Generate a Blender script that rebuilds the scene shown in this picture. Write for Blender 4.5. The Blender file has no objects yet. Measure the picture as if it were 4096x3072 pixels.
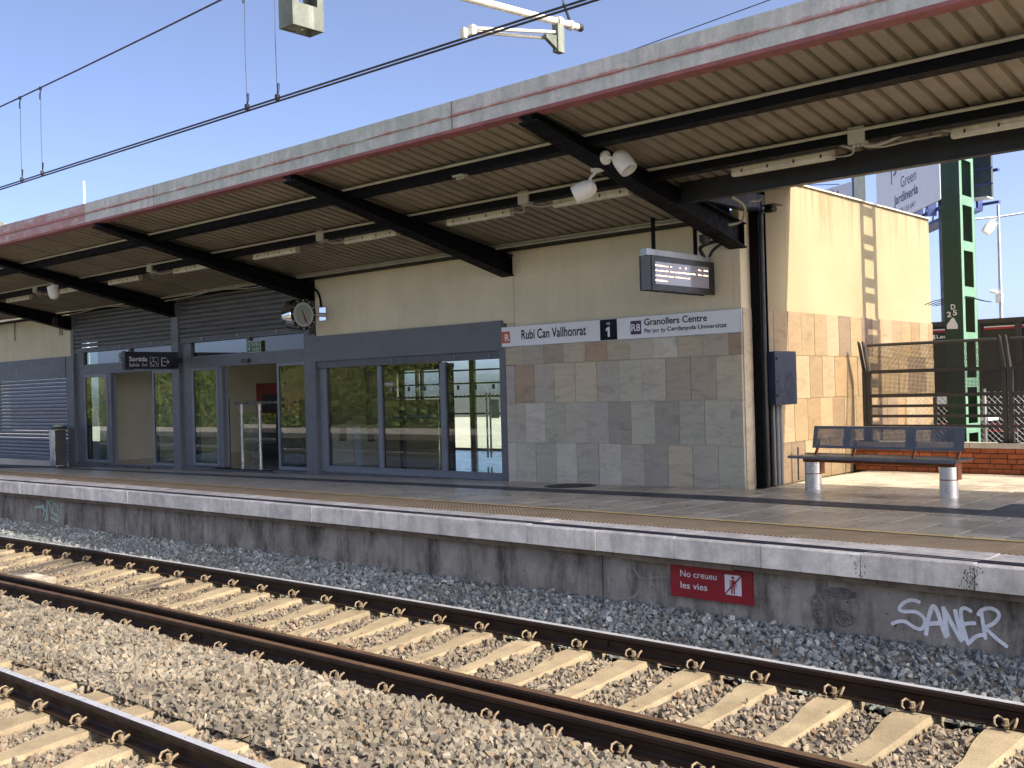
import bpy, math, random
from mathutils import Vector, Matrix
R = math.radians
rnd = random.Random(7)
S = bpy.context.scene
COL = S.collection

# ------------------------------------------------------------ camera, sky, sun, exposure
cam = bpy.data.cameras.new('camera'); cam.sensor_width = 36.0; cam.sensor_fit = 'HORIZONTAL'
cam.lens = 4330.4 / 4096 * 36; cam.clip_start = 0.1; cam.clip_end = 3000
camo = bpy.data.objects.new('camera', cam); COL.objects.link(camo); S.camera = camo
YAW, PIT, ROL = 0.7392, 0.0056, -0.0266
fw = Vector((-math.sin(YAW) * math.cos(PIT), math.cos(YAW) * math.cos(PIT), math.sin(PIT)))
rt = Vector((math.cos(YAW), math.sin(YAW), 0)); up = rt.cross(fw)
r2 = rt * math.cos(ROL) + up * math.sin(ROL); u2 = -rt * math.sin(ROL) + up * math.cos(ROL)
m = Matrix((r2, u2, -fw)).transposed().to_4x4(); m.translation = (5.4386, -7.4482, 2.1416)
camo.matrix_world = m

SUN = Vector((1.087, 0.13, 1.0)).normalized()
w = bpy.data.worlds.new('World'); S.world = w; w.use_nodes = True
nt = w.node_tree; sky = nt.nodes.new('ShaderNodeTexSky'); sky.sky_type = 'NISHITA'; sky.sun_disc = False
sky.sun_elevation = math.asin(SUN.z); sky.sun_rotation = math.atan2(SUN.x, SUN.y)
sky.air_density = 0.25; sky.dust_density = 2.6; sky.ozone_density = 5.5; sky.altitude = 0
nt.links.new(sky.outputs[0], nt.nodes['Background'].inputs[0]); nt.nodes['Background'].inputs[1].default_value = 0.15
sl = bpy.data.lights.new('sun', 'SUN'); sl.energy = 2.15; sl.angle = R(0.53); sl.color = (1.0, 0.97, 0.91)
so = bpy.data.objects.new('sun', sl); COL.objects.link(so); so.rotation_euler = SUN.to_track_quat('Z', 'Y').to_euler()
so.location = (20, 3, 25)
S.view_settings.view_transform = 'Standard'; S.view_settings.look = 'None'; S.view_settings.gamma = 1.0
S.view_settings.exposure = 2.05; S.view_settings.use_curve_mapping = False
S.view_settings.use_white_balance = True; S.view_settings.white_balance_temperature = 7900
S.render.engine = 'CYCLES'; S.cycles.max_bounces = 6; S.cycles.diffuse_bounces = 3; S.cycles.glossy_bounces = 3
S.cycles.transparent_max_bounces = 16; S.cycles.use_denoising = True; S.cycles.caustics_reflective = False
S.cycles.caustics_refractive = False; S.cycles.sample_clamp_indirect = 4.0

# ------------------------------------------------------------ materials
MT = {}
def nodes_of(name):
    mt = bpy.data.materials.new(name); mt.use_nodes = True; t = mt.node_tree
    for n in list(t.nodes): t.nodes.remove(n)
    o = t.nodes.new('ShaderNodeOutputMaterial'); b = t.nodes.new('ShaderNodeBsdfPrincipled')
    t.links.new(b.outputs[0], o.inputs[0]); MT[name] = mt
    return mt, t, b, o
def N(t, kind, **kw):
    n = t.nodes.new(kind)
    for k, v in kw.items(): setattr(n, k, v)
    return n
def inp(t, sock, v):
    if isinstance(v, bpy.types.NodeSocket): t.links.new(v, sock)
    else: sock.default_value = v
def c4(c): return (c[0], c[1], c[2], 1.0)
def mix(t, f, a, b):
    n = N(t, 'ShaderNodeMix', data_type='RGBA'); inp(t, n.inputs[0], f)
    inp(t, n.inputs[6], c4(a) if isinstance(a, tuple) else a); inp(t, n.inputs[7], c4(b) if isinstance(b, tuple) else b)
    return n.outputs[2]
def mulc(t, a, b):
    n = N(t, 'ShaderNodeMix', data_type='RGBA', blend_type='MULTIPLY'); n.inputs[0].default_value = 1
    inp(t, n.inputs[6], a); inp(t, n.inputs[7], b); return n.outputs[2]
def math_(t, op, a, b=0.0):
    n = N(t, 'ShaderNodeMath', operation=op); inp(t, n.inputs[0], a); inp(t, n.inputs[1], b); return n.outputs[0]
def ramp(t, f, stops):
    n = N(t, 'ShaderNodeValToRGB'); cr = n.color_ramp
    while len(cr.elements) < len(stops): cr.elements.new(0.5)
    for e, (p, c) in zip(cr.elements, stops): e.position = p; e.color = c4(c) if len(c) == 3 else c
    inp(t, n.inputs[0], f); return n.outputs[0]
def pos(t, sc=(1, 1, 1), obj=False, off=None):
    src = N(t, 'ShaderNodeTexCoord').outputs['Object'] if obj else N(t, 'ShaderNodeNewGeometry').outputs['Position']
    mp = N(t, 'ShaderNodeMapping'); mp.inputs['Scale'].default_value = sc; t.links.new(src, mp.inputs[0])
    if off is not None: t.links.new(off, mp.inputs['Location'])
    return mp.outputs[0]
def noise(t, vec, scale, detail=4, rough=.55, dist=0.0):
    n = N(t, 'ShaderNodeTexNoise'); n.inputs['Scale'].default_value = scale; n.inputs['Detail'].default_value = detail
    n.inputs['Roughness'].default_value = rough; n.inputs['Distortion'].default_value = dist
    if vec is not None: t.links.new(vec, n.inputs['Vector'])
    return n.outputs[0]
def bump(t, b, h, strength, dist=0.01):
    n = N(t, 'ShaderNodeBump'); n.inputs['Strength'].default_value = strength; n.inputs['Distance'].default_value = dist
    t.links.new(h, n.inputs['Height']); t.links.new(n.outputs[0], b.inputs['Normal'])
def objrand(t): return N(t, 'ShaderNodeObjectInfo').outputs['Random']

def mat(name, col, rough=.6, metal=0.0, var=.18, scale=2.5, fine=.1, bmp=0.0, bsc=60, col2=None, streak=None, rv=0.0, spec=.5, emit=0):
    """general painted / mineral surface: broad patches, fine grain, optional vertical streaks, per-piece variation"""
    mt, t, b, o = nodes_of(name)
    p = pos(t); f = noise(t, p, scale, 5, .6)
    f = ramp(t, f, [(.3, (0, 0, 0)), (.72, (1, 1, 1))])
    lo = tuple(max(0, x * (1 - var)) for x in col); hi = col2 or tuple(min(1, x * (1 + var)) for x in col)
    c = mix(t, f, lo, hi)
    g = ramp(t, noise(t, p, bsc, 3, .7), [(.25, (1 - fine,) * 3), (.75, (1 + fine,) * 3)]); c = mulc(t, c, g)
    if streak:
        sc_, amt, scol = streak
        s = noise(t, pos(t, (sc_, sc_, sc_ * .06)), 1.0, 4, .65)
        s = ramp(t, s, [(.5, (0, 0, 0)), (.75, (amt,) * 3)]); c = mix(t, s, c, scol)
    if rv:
        k = ramp(t, objrand(t), [(0, (1 - rv,) * 3), (1, (1 + rv,) * 3)]); c = mulc(t, c, k)
    t.links.new(c, b.inputs['Base Color'])
    rr = ramp(t, noise(t, p, scale * 3, 3), [(.3, (max(0, rough - .12),) * 3), (.7, (min(1, rough + .12),) * 3)])
    t.links.new(rr, b.inputs['Roughness']); b.inputs['Metallic'].default_value = metal; b.inputs['Specular IOR Level'].default_value = spec
    if bmp: bump(t, b, noise(t, p, bsc, 4, .7), bmp)
    if emit: t.links.new(c, b.inputs['Emission Color']); b.inputs['Emission Strength'].default_value = emit
    return mt

mat('cream', (.82, .72, .52), .85, var=.10, scale=.9, fine=.05, bmp=.25, bsc=45, streak=(5, .18, (.52, .43, .29)))
# gable cream, base darkened to offset the sun; dirt running down from the coping
mt, t, b, o = nodes_of('cream_sunlit'); p = pos(t); sx = N(t, 'ShaderNodeSeparateXYZ'); t.links.new(p, sx.inputs[0])
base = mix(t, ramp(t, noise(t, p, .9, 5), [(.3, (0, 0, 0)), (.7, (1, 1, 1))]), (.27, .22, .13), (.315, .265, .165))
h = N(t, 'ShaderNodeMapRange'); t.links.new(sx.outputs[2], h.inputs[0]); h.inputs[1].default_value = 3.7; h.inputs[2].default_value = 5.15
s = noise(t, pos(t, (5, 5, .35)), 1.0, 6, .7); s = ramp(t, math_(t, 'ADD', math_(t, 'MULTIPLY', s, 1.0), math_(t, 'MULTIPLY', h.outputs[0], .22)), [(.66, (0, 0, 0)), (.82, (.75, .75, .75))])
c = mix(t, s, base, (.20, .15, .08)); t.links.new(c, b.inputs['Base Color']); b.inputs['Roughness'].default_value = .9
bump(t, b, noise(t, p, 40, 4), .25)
mat('int_cream', (.74, .68, .52), .6, var=.05)
mat('steel_grey', (.145, .155, .165), .5, var=.10, scale=3, fine=.05, bmp=.05)
mat('shutter_grey', (0.155, 0.168, 0.204), .42, var=.10, scale=4, fine=.06, rv=.05, streak=(14, .2, (0.103, 0.101, 0.110)))
mat('shutter_brown', (.105, .108, .112), .5, var=.12, scale=4, rv=.06)
mat('frame_grey', (.20, .22, .25), .42, var=.10)
mat('black_steel', (.0035, .0036, .0045), .6, var=.3, scale=4, spec=.12)
mat('dark_steel', (.011, .0115, .014), .5, var=.25)
mat('brown_soffit', (.05, .038, .030), .7, var=.2)
mat('sheet', (.27, .225, .165), .6, var=.16, scale=1.6, fine=.08, rv=.07, streak=(3, .22, (.16, .12, .08)))
mat('conduit', (.42, .39, .31), .5, var=.15)
mat('lamp_body', (.62, .58, .46), .5, var=.2, scale=8, fine=.15)
mat('white_plastic', (.80, .78, .72), .4, var=.05)
mat('white_paint', (.80, .81, .83), .5, var=.05)
mat('spray_white', (.88, .90, .93), .7, var=.12, scale=14)
mat('spray_mint', (.42, .58, .50), .8, var=.25, scale=12)
mat('chalk', (.34, .33, .30), .9, var=.2, scale=15)
mat('yellow_paint', (.80, .58, .22), .7, var=.2, scale=6)
mat('kerb', (.72, .68, .62), .7, var=.28, scale=5, fine=.14, bmp=.3, bsc=50, rv=.09, streak=(6, .6, (.33, .31, .25)))
mat('kerb_line', (.03, .033, .045), .7, var=.2)
mat('ledge', (.16, .125, .088), .9, var=.35, scale=5, streak=(9, .6, (.05, .042, .035)))
mat('paving', (.42, .375, .305), .36, var=.22, scale=2.2, fine=.08, bmp=.06, bsc=90, rv=.22)
mat('mortar', (.06, .055, .048), .9, var=.3)
mat('guide', (.055, .058, .065), .5, var=.25, rv=.2)
mat('granite', (.11, .11, .115), .6, var=.3, scale=25, fine=.3)
mat('iron', (.05, .05, .05), .6, metal=.5, var=.3)
mat('hall_floor', (.20, .19, .17), .12, var=.2)
mat('navy', (.012, .016, .035), .35, var=.1)
mat('cab_navy', (.028, .036, .06), .42, var=.12)
mat('sign_white', (.88, .88, .88), .35, var=.04, scale=1)
mat('sign_black', (.006, .008, .016), .5, var=.1, spec=.15)
mat('orange', (.62, .13, .04), .4, var=.08)
mat('purple', (.07, .012, .11), .4, var=.1)
mat('red_sign', (.30, .012, .022), .45, var=.18, scale=4)
mat('pict_white', (.74, .72, .74), .5, var=.1)
mat('green_sign', (.006, .085, .045), .4, var=.1)
mat('sign_cream', (.62, .70, .52), .4, var=.05)
mat('inox', (.72, .71, .68), .30, metal=.75, var=.05, scale=1.5, fine=.02)
mat('chrome', (.70, .70, .70), .06, metal=1.0, var=.03, fine=.0)
mat('bench_blue', (.15, .15, .152), .42, var=.15, metal=.25)
mat('corten', (.30, .088, .03), .6, var=.15)
mat('bin_dark', (.018, .02, .024), .4)
mat('red_machine', (.34, .03, .012), .4)
mat('mast_green', (.011, .046, .028), .5, var=.25, scale=3, fine=.1, streak=(6, .15, (.12, .16, .13)))
mat('mast_sunlit', (.11, .24, .165), .55, var=.15, scale=3, streak=(6, .2, (.30, .38, .32)))  # sunlit copy of the mast green, sunlight put into the colour
mat('old_green', (.115, .135, .115), .7, var=.35, scale=5, fine=.2, streak=(12, .5, (.36, .37, .33)))
mat('tube_white', (.62, .60, .52), .45, var=.15, scale=8)
mat('wire', (.012, .012, .020), .5)
mat('cap_black', (.015, .015, .015), .5)
mat('fence_steel', (.030, .028, .028), .5, var=.25)
mat('galv', (.42, .44, .46), .45, metal=.6, var=.15)
mat('bill_white', (.56, .60, .70), .6, var=.04)
mat('bill_text', (.05, .075, .11), .6)
mat('bill_red', (.42, .05, .05), .6)
mat('bill_back', (.045, .065, .075), .6, var=.3)
mat('blue_frame', (.03, .06, .20), .5)
mat('trailer', (.007, .014, .012), .5, var=.25)
mat('trailer_red', (.33, .012, .03), .5)
mat('trailer_white', (.62, .66, .66), .5)
mat('asphalt', (.055, .055, .055), .9, var=.2, scale=1)
mat('pale_ground', (.42, .40, .35), .9, var=.15, scale=.6)
mat('mesh_dark', (.022, .022, .023), .6)
mat('clock_face', (.36, .42, .38), .35, var=.03)
mat('clock_ring', (.012, .018, .020), .25)
mat('hand_red', (.22, .008, .008), .4)
mat('spall', (.20, .185, .16), .95, var=.45, scale=14, fine=.3, bmp=1.0, bsc=60)
mat('clip_rust', (.20, .15, .095), .75, var=.3, scale=20)
mat('rail_rust', (.019, .0085, .0042), .6, var=.35, scale=3, fine=.12, spec=.35)
mat('rail_top_rust', (.075, .044, .026), .5, var=.25, scale=6)
mat('rail_shine', (.46, .49, .55), .34, metal=.45, var=.05, fine=.02, spec=1.0)  # reflected sky put into a pale bluish base colour
mat('sleeper', (0.225, 0.178, 0.113), .92, var=.26, scale=4, fine=.18, bmp=.6, bsc=70, rv=.14, col2=(0.275, 0.223, 0.146))
mat('box_back', (.35, .33, .30), .5)
mat('brick', (.30, .082, .030), .85, var=.20, scale=18, fine=.15, bmp=.2, rv=.20)
mat('brick_mortar', (.06, .035, .025), .95)
mat('coping', (.40, .37, .32), .8, var=.2, scale=5)
mat('hill', (.07, .11, .02), .95, var=.5, scale=.5, fine=.4, bsc=5, col2=(.19, .19, .055))
mat('opp_platform', (.45, .43, .39), .8, var=.2, scale=1)
mat('opp_wall', (.16, .15, .14), .9, var=.3, scale=2)

# platform retaining wall: streaked, stained, pitted concrete
mt, t, b, o = nodes_of('old_concrete'); p = pos(t)
base = mix(t, ramp(t, noise(t, p, 2.2, 7, .68), [(.32, (0, 0, 0)), (.68, (1, 1, 1))]), (.25, .22, .18), (.48, .43, .36))
s1 = ramp(t, noise(t, pos(t, (3.2, 3.2, .9)), 1.0, 8, .72), [(.45, (0, 0, 0)), (.64, (.85, .85, .85))]); c = mix(t, s1, base, (.06, .048, .036))
s2 = ramp(t, noise(t, pos(t, (11, 11, 1.6)), 1.3, 6, .7), [(.58, (0, 0, 0)), (.74, (.7, .7, .7))]); c = mix(t, s2, c, (.40, .39, .36))
pit = ramp(t, noise(t, p, 26, 2, .5), [(.69, (1, 1, 1)), (.74, (.25, .25, .25))]); c = mulc(t, c, pit)
t.links.new(c, b.inputs['Base Color']); b.inputs['Roughness'].default_value = .95; bump(t, b, noise(t, p, 30, 6, .7), .6, .01)

# sandstone slabs
def stone(name, vein):
    mt, t, b, o = nodes_of(name); oi = N(t, 'ShaderNodeObjectInfo'); orr = oi.outputs['Random']; base = oi.outputs['Color']
    sc = N(t, 'ShaderNodeCombineXYZ')
    for i, k in enumerate((37.0, 61.0, 83.0)): t.links.new(math_(t, 'MULTIPLY', orr, k), sc.inputs[i])
    p = pos(t, (1, 1, 1), True, sc.outputs[0])
    rot = N(t, 'ShaderNodeMapping'); t.links.new(p, rot.inputs[0]); rot.inputs['Scale'].default_value = (1.1, 1.1, 3.4)
    cr = N(t, 'ShaderNodeCombineXYZ'); t.links.new(math_(t, 'MULTIPLY', orr, 5.0), cr.inputs[1]); cr.inputs[0].default_value = .5; t.links.new(cr.outputs[0], rot.inputs['Rotation'])
    v1 = noise(t, rot.outputs[0], 2.0, 8, .66, 1.1)
    v = ramp(t, v1, [(.26, (.66, .63, .61)), (.42, (.95, .93, .92)), (.58, (1.08, 1.08, 1.07)), (.74, (.90, .86, .82))])
    c = mulc(t, base, v)
    st = ramp(t, noise(t, p, 3.1, 6, .65, .8), [(.60, (0, 0, 0)), (.76, (.55, .55, .55))]); c = mix(t, st, c, vein)
    g = ramp(t, noise(t, p, 60, 4, .7), [(.3, (.90, .90, .90)), (.7, (1.08, 1.08, 1.08))]); c = mulc(t, c, g)
    t.links.new(c, b.inputs['Base Color']); b.inputs['Roughness'].default_value = .62; bump(t, b, v1, .35, .02)
stone('stone', (.27, .20, .14)); stone('stone_sunlit', (.27, .185, .10))
PAL = dict(g=(0.541, 0.487, 0.385), l=(0.615, 0.566, 0.459), e=(0.526, 0.495, 0.379), t=(0.585, 0.495, 0.352), b=(0.444, 0.320, 0.212), r=(0.488, 0.402, 0.301), p=(0.512, 0.448, 0.379), d=(0.430, 0.380, 0.304))
PAL_SUNLIT = [(0.243, 0.168, 0.090), (0.265, 0.189, 0.110), (0.209, 0.147, 0.086), (0.171, 0.123, 0.082), (0.276, 0.207, 0.128), (0.254, 0.184, 0.102)]  # side wall copy of the stone tints, darkened to offset the sun

# canopy fascia: chalky grey green sheet with worn red paint
def fascia_mat(name, lo, hi, g1=(.40, .43, .39), g2=(.60, .60, .56)):
    mt, t, b, o = nodes_of(name); p = pos(t); sz = N(t, 'ShaderNodeSeparateXYZ'); t.links.new(p, sz.inputs[0])
    gg = mix(t, ramp(t, noise(t, pos(t, (2.2, 1, 1.6)), 2.0, 7, .68), [(.35, (0, 0, 0)), (.65, (1, 1, 1))]), g1, g2)
    dr = ramp(t, noise(t, pos(t, (9, 1, .8)), 1.0, 5, .65), [(.45, (0, 0, 0)), (.72, (.6, .6, .6))]); gg = mix(t, dr, gg, (.30, .335, .30))
    # red paint survives along the crease and in scuffed patches
    cr = math_(t, 'ABSOLUTE', math_(t, 'SUBTRACT', sz.outputs[2], 5.300)); cr = math_(t, 'MULTIPLY', math_(t, 'MAXIMUM', math_(t, 'SUBTRACT', .045, cr), 0.0), 7.0)
    rr = ramp(t, math_(t, 'ADD', noise(t, pos(t, (1.1, 1, 1.8)), 1.6, 9, .76, .2), cr), [(lo, (0, 0, 0)), (hi, (.9, .9, .9))])
    c = mix(t, rr, gg, (.40, .17, .165))
    ch = ramp(t, noise(t, p, 30, 6, .75), [(.3, (.82, .82, .82)), (.7, (1.14, 1.14, 1.14))]); c = mulc(t, c, ch)
    t.links.new(c, b.inputs['Base Color']); b.inputs['Roughness'].default_value = .7
fascia_mat('fascia', .70, .80, (.36, .395, .35), (.56, .57, .53)); fascia_mat('fascia_faded', .40, .56, (.34, .33, .33), (.56, .50, .49))
fascia_mat('fascia_worn', .64, .77, (.40, .42, .39), (.60, .585, .56))
mat('lip_red', (.26, .085, .085), .65, var=.2, scale=4)

# tactile warning strip: raised ribs crossing at an angle
mt, t, b, o = nodes_of('tactile'); p = pos(t); sp = N(t, 'ShaderNodeSeparateXYZ'); t.links.new(p, sp.inputs[0])
def wav(ax, k):
    return math_(t, 'SINE', math_(t, 'MULTIPLY', ax, k))
hh = math_(t, 'MAXIMUM', math_(t, 'MULTIPLY', wav(sp.outputs[0], 2 * math.pi / .055), wav(sp.outputs[1], 2 * math.pi / .055)), 0.0)
c = mix(t, ramp(t, noise(t, p, 3, 5), [(.3, (0, 0, 0)), (.7, (1, 1, 1))]), (.46, .335, .20), (.62, .47, .30))
c = mulc(t, c, ramp(t, hh, [(0, (.50, .48, .46)), (.5, (1.15, 1.15, 1.15))])); t.links.new(c, b.inputs['Base Color']); b.inputs['Roughness'].default_value = .8
bump(t, b, hh, .8, .006)

# ballast stones, tint drawn per stone
def ballast_mat(name, stops):
    mt, t, b, o = nodes_of(name); c = ramp(t, objrand(t), stops)
    p = pos(t); c = mulc(t, c, ramp(t, noise(t, p, 38, 4, .7), [(.25, (.72, .72, .72)), (.75, (1.25, 1.25, 1.22))]))
    c = mulc(t, c, ramp(t, noise(t, p, .9, 5, .65), [(.3, (.70, .66, .62)), (.65, (1.15, 1.15, 1.15))]))
    t.links.new(c, b.inputs['Base Color']); b.inputs['Roughness'].default_value = .9; bump(t, b, noise(t, p, 120, 3), .3, .004)
ballast_mat('ballast', [(0, (0.113, 0.103, 0.087)), (.3, (0.161, 0.146, 0.118)), (.5, (0.084, 0.079, 0.070)), (.66, (0.193, 0.169, 0.133)), (.8, (0.149, 0.108, 0.070)), (.93, (0.225, 0.201, 0.166)), (1, (0.056, 0.049, 0.043))])
ballast_mat('ballast_crib', [(0, (0.139, 0.120, 0.097)), (.35, (0.192, 0.162, 0.125)), (.55, (0.106, 0.094, 0.081)), (.75, (0.225, 0.194, 0.153)), (.9, (0.165, 0.110, 0.069)), (1, (0.252, 0.220, 0.174))])
ballast_mat('ballast_shade', [(0, (0.101, 0.122, 0.132)), (.4, (0.147, 0.172, 0.183)), (.7, (0.185, 0.213, 0.226)), (.9, (0.227, 0.253, 0.259)), (1, (0.403, 0.426, 0.414))])  # shaded copy of the ballast, blue of the shade put into the tint
mat('bed', (.10, .088, .072), .95, var=.3, scale=12)

# glazing: thin tinted sheet, mirrors by Fresnel
def glass_mat(name, tint, ior, rough=0.0):
    mt = bpy.data.materials.new(name); mt.use_nodes = True; t = mt.node_tree
    for n in list(t.nodes): t.nodes.remove(n)
    o = t.nodes.new('ShaderNodeOutputMaterial'); tr = t.nodes.new('ShaderNodeBsdfTransparent'); tr.inputs[0].default_value = c4(tint)
    gl = t.nodes.new('ShaderNodeBsdfGlossy'); gl.inputs['Roughness'].default_value = rough; gl.inputs[0].default_value = (1, 1, 1, 1)
    fr = t.nodes.new('ShaderNodeFresnel'); fr.inputs[0].default_value = ior
    mx = t.nodes.new('ShaderNodeMixShader'); t.links.new(fr.outputs[0], mx.inputs[0]); t.links.new(tr.outputs[0], mx.inputs[1]); t.links.new(gl.outputs[0], mx.inputs[2])
    t.links.new(mx.outputs[0], o.inputs[0]); MT[name] = mt
glass_mat('glass', (.78, .86, .82), 1.6); glass_mat('glass_dark', (.55, .68, .65), 1.75); glass_mat('glass_clear', (.85, .9, .88), 1.6)
glass_mat('glass_shut', (.10, .17, .16), 2.3)
# LED matrix screen, lavender glare of its glass put into the base colour
mt, t, b, o = nodes_of('screen'); b.inputs['Base Color'].default_value = (.34, .34, .40, 1); b.inputs['Roughness'].default_value = .10
b.inputs['Specular IOR Level'].default_value = 1.0
def emis(name, col, k):
    mt, t, b, o = nodes_of(name); b.inputs['Base Color'].default_value = c4(col); b.inputs['Emission Color'].default_value = c4(col); b.inputs['Emission Strength'].default_value = k
emis('led', (1.0, .66, .48), 1.1)

# ------------------------------------------------------------ mesh helpers
class MB:
    def __init__(s): s.v = []; s.f = []
    def add(s, vs, fs):
        k = len(s.v); s.v += [tuple(p) for p in vs]; s.f += [tuple(i + k for i in f) for f in fs]; return s
    def box(s, x0, x1, y0, y1, z0, z1):
        return s.add([(x0, y0, z0), (x1, y0, z0), (x1, y1, z0), (x0, y1, z0), (x0, y0, z1), (x1, y0, z1), (x1, y1, z1), (x0, y1, z1)],
                     [(0, 3, 2, 1), (4, 5, 6, 7), (0, 1, 5, 4), (1, 2, 6, 5), (2, 3, 7, 6), (3, 0, 4, 7)])
    def cbox(s, x0, x1, y0, y1, z0, z1, c):
        """box whose top edges are chamfered by c"""
        a = [(x0, y0, z0), (x1, y0, z0), (x1, y1, z0), (x0, y1, z0)]; bb = [(x0, y0, z1 - c), (x1, y0, z1 - c), (x1, y1, z1 - c), (x0, y1, z1 - c)]
        d = [(x0 + c, y0 + c, z1), (x1 - c, y0 + c, z1), (x1 - c, y1 - c, z1), (x0 + c, y1 - c, z1)]
        f = [(0, 3, 2, 1), (8, 9, 10, 11)]
        for i in range(4):
            j = (i + 1) % 4; f += [(i, j, j + 4, i + 4), (i + 4, j + 4, j + 8, i + 8)]
        return s.add(a + bb + d, f)
    def hexa(s, p): return s.add(p, [(0, 3, 2, 1), (4, 5, 6, 7), (0, 1, 5, 4), (1, 2, 6, 5), (2, 3, 7, 6), (3, 0, 4, 7)])
    def quad(s, *p): return s.add(p, [tuple(range(len(p)))])
    def cyl(s, p0, p1, r0, r1=None, n=12, caps=True):
        return s.tube([p0, p1], [r0, r0 if r1 is None else r1], n, caps)
    def tube(s, pts, r, n=6, caps=True):
        pts = [Vector(p) for p in pts]; rs = r if isinstance(r, (list, tuple)) else [r] * len(pts); vs = []; ref = None
        for i, p in enumerate(pts):
            d = (pts[min(i + 1, len(pts) - 1)] - pts[max(i - 1, 0)]).normalized()
            if ref is None: ref = Vector((0, 0, 1)) if abs(d.z) < .9 else Vector((1, 0, 0))
            a = d.cross(ref).normalized(); bq = a.cross(d).normalized(); ref = bq
            for k in range(n):
                th = 2 * math.pi * k / n; vs.append(p + (a * math.cos(th) + bq * math.sin(th)) * rs[i])
        f = []
        for i in range(len(pts) - 1):
            for k in range(n): f.append((i * n + k, i * n + (k + 1) % n, (i + 1) * n + (k + 1) % n, (i + 1) * n + k))
        if caps: f += [tuple(range(n - 1, -1, -1)), tuple(range((len(pts) - 1) * n, len(pts) * n))]
        return s.add(vs, f)
    def extr(s, poly, fn, w0, w1):
        """polygon (u,v) swept from w0 to w1 through fn(u,v,w)"""
        n = len(poly); vs = [fn(u, v, w0) for u, v in poly] + [fn(u, v, w1) for u, v in poly]
        return s.add(vs, [tuple(range(n - 1, -1, -1)), tuple(range(n, 2 * n))] + [(i, (i + 1) % n, (i + 1) % n + n, i + n) for i in range(n)])
    def ribbon(s, pts, wd, fn):
        """flat stroke of width wd along 2-D points, mapped by fn"""
        L = []
        for i, p in enumerate(pts):
            a = pts[max(i - 1, 0)]; c = pts[min(i + 1, len(pts) - 1)]; dx, dy = c[0] - a[0], c[1] - a[1]; l = math.hypot(dx, dy) or 1
            k = wd * (.5 if 0 < i < len(pts) - 1 else .36)
            L.append((fn(p[0] - dy / l * k, p[1] + dx / l * k), fn(p[0] + dy / l * k, p[1] - dx / l * k)))
        vs = [q for pr in L for q in pr]
        return s.add(vs, [(2 * i, 2 * i + 1, 2 * i + 3, 2 * i + 2) for i in range(len(pts) - 1)])
    def mesh(s, name):
        me = bpy.data.meshes.new(name); me.from_pydata(s.v, [], s.f); me.update(); return me
ORG = {}
def origin(o): return ORG.get(o, Vector((0, 0, 0)))
def tag(o, label=None, cat=None, group=None, kind=None):
    if label: o['label'] = label
    if cat: o['category'] = cat
    if group: o['group'] = group
    if kind: o['kind'] = kind
    return o
def empty(name, loc=(0, 0, 0), rz=0, label=None, cat=None, group=None):
    o = bpy.data.objects.new(name, None); o.empty_display_size = .2; COL.objects.link(o); o.location = loc; o.rotation_euler = (0, 0, rz)
    ORG[o] = Vector(loc); return tag(o, label, cat, group)
def link(name, me, parent=None, loc=(0, 0, 0), rot=(0, 0, 0)):
    o = bpy.data.objects.new(name, me); COL.objects.link(o); o.location = loc; o.rotation_euler = rot
    if parent is not None: o.parent = parent
    return o
def build(mb, name, m_, parent=None, local=False, smooth=False):
    """one mesh object; world coordinates unless local"""
    og = origin(parent) if parent is not None and not local else Vector((0, 0, 0))
    if og.length: mb.v = [(x - og.x, y - og.y, z - og.z) for x, y, z in mb.v]
    me = mb.mesh(name); me.materials.append(MT[m_])
    if smooth:
        for pl in me.polygons: pl.use_smooth = True
        try: me.set_sharp_from_angle(angle=R(40))
        except Exception: pass
    o = link(name, me, parent); ORG[o] = origin(parent) if parent is not None and not local else Vector((0, 0, 0))
    return o
def piece(me, name, parent, loc, rot=(0, 0, 0)):
    """a copy of a shared mesh as its own object, world location"""
    return link(name, me, parent, Vector(loc) - origin(parent), rot)
def part(name, m_, parent, *boxes):
    mb = MB()
    for bx in boxes: mb.box(*bx)
    return build(mb, name, m_, parent)
def copy_tree(o, parent=None, shift=None):
    c = o.copy(); COL.objects.link(c)
    if parent is not None: c.parent = parent
    for ch in o.children: copy_tree(ch, c)
    return c
def text(s_, name, m_, parent, org_, ux, uy, w_=None, h_=None, bold=0.0, shear=0.0, local=False, depth=0.0):
    """lettering laid on a plane: lower left at org_, along ux, up uy, scaled to w_ x h_"""
    cu = bpy.data.curves.new(name, 'FONT'); cu.body = s_; cu.offset = bold; cu.shear = shear; cu.resolution_u = 4; cu.fill_mode = 'FRONT'
    tmp = bpy.data.objects.new('tmp', cu); me0 = bpy.data.meshes.new_from_object(tmp)
    xs = [v.co.x for v in me0.vertices]; ys = [v.co.y for v in me0.vertices]; x0, x1, y0, y1 = min(xs), max(xs), min(ys), max(ys)
    ky = (h_ / (y1 - y0)) if h_ else w_ / (x1 - x0); kx = (w_ / (x1 - x0)) if w_ else ky
    O, U, V = Vector(org_), Vector(ux), Vector(uy); mb = MB()
    mb.v = [tuple(O + U * (v.co.x - x0) * kx + V * (v.co.y - y0) * ky) for v in me0.vertices]; mb.f = [tuple(p.vertices) for p in me0.polygons]
    bpy.data.objects.remove(tmp); bpy.data.curves.remove(cu); bpy.data.meshes.remove(me0)
    return build(mb, name, m_, parent, local)

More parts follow.
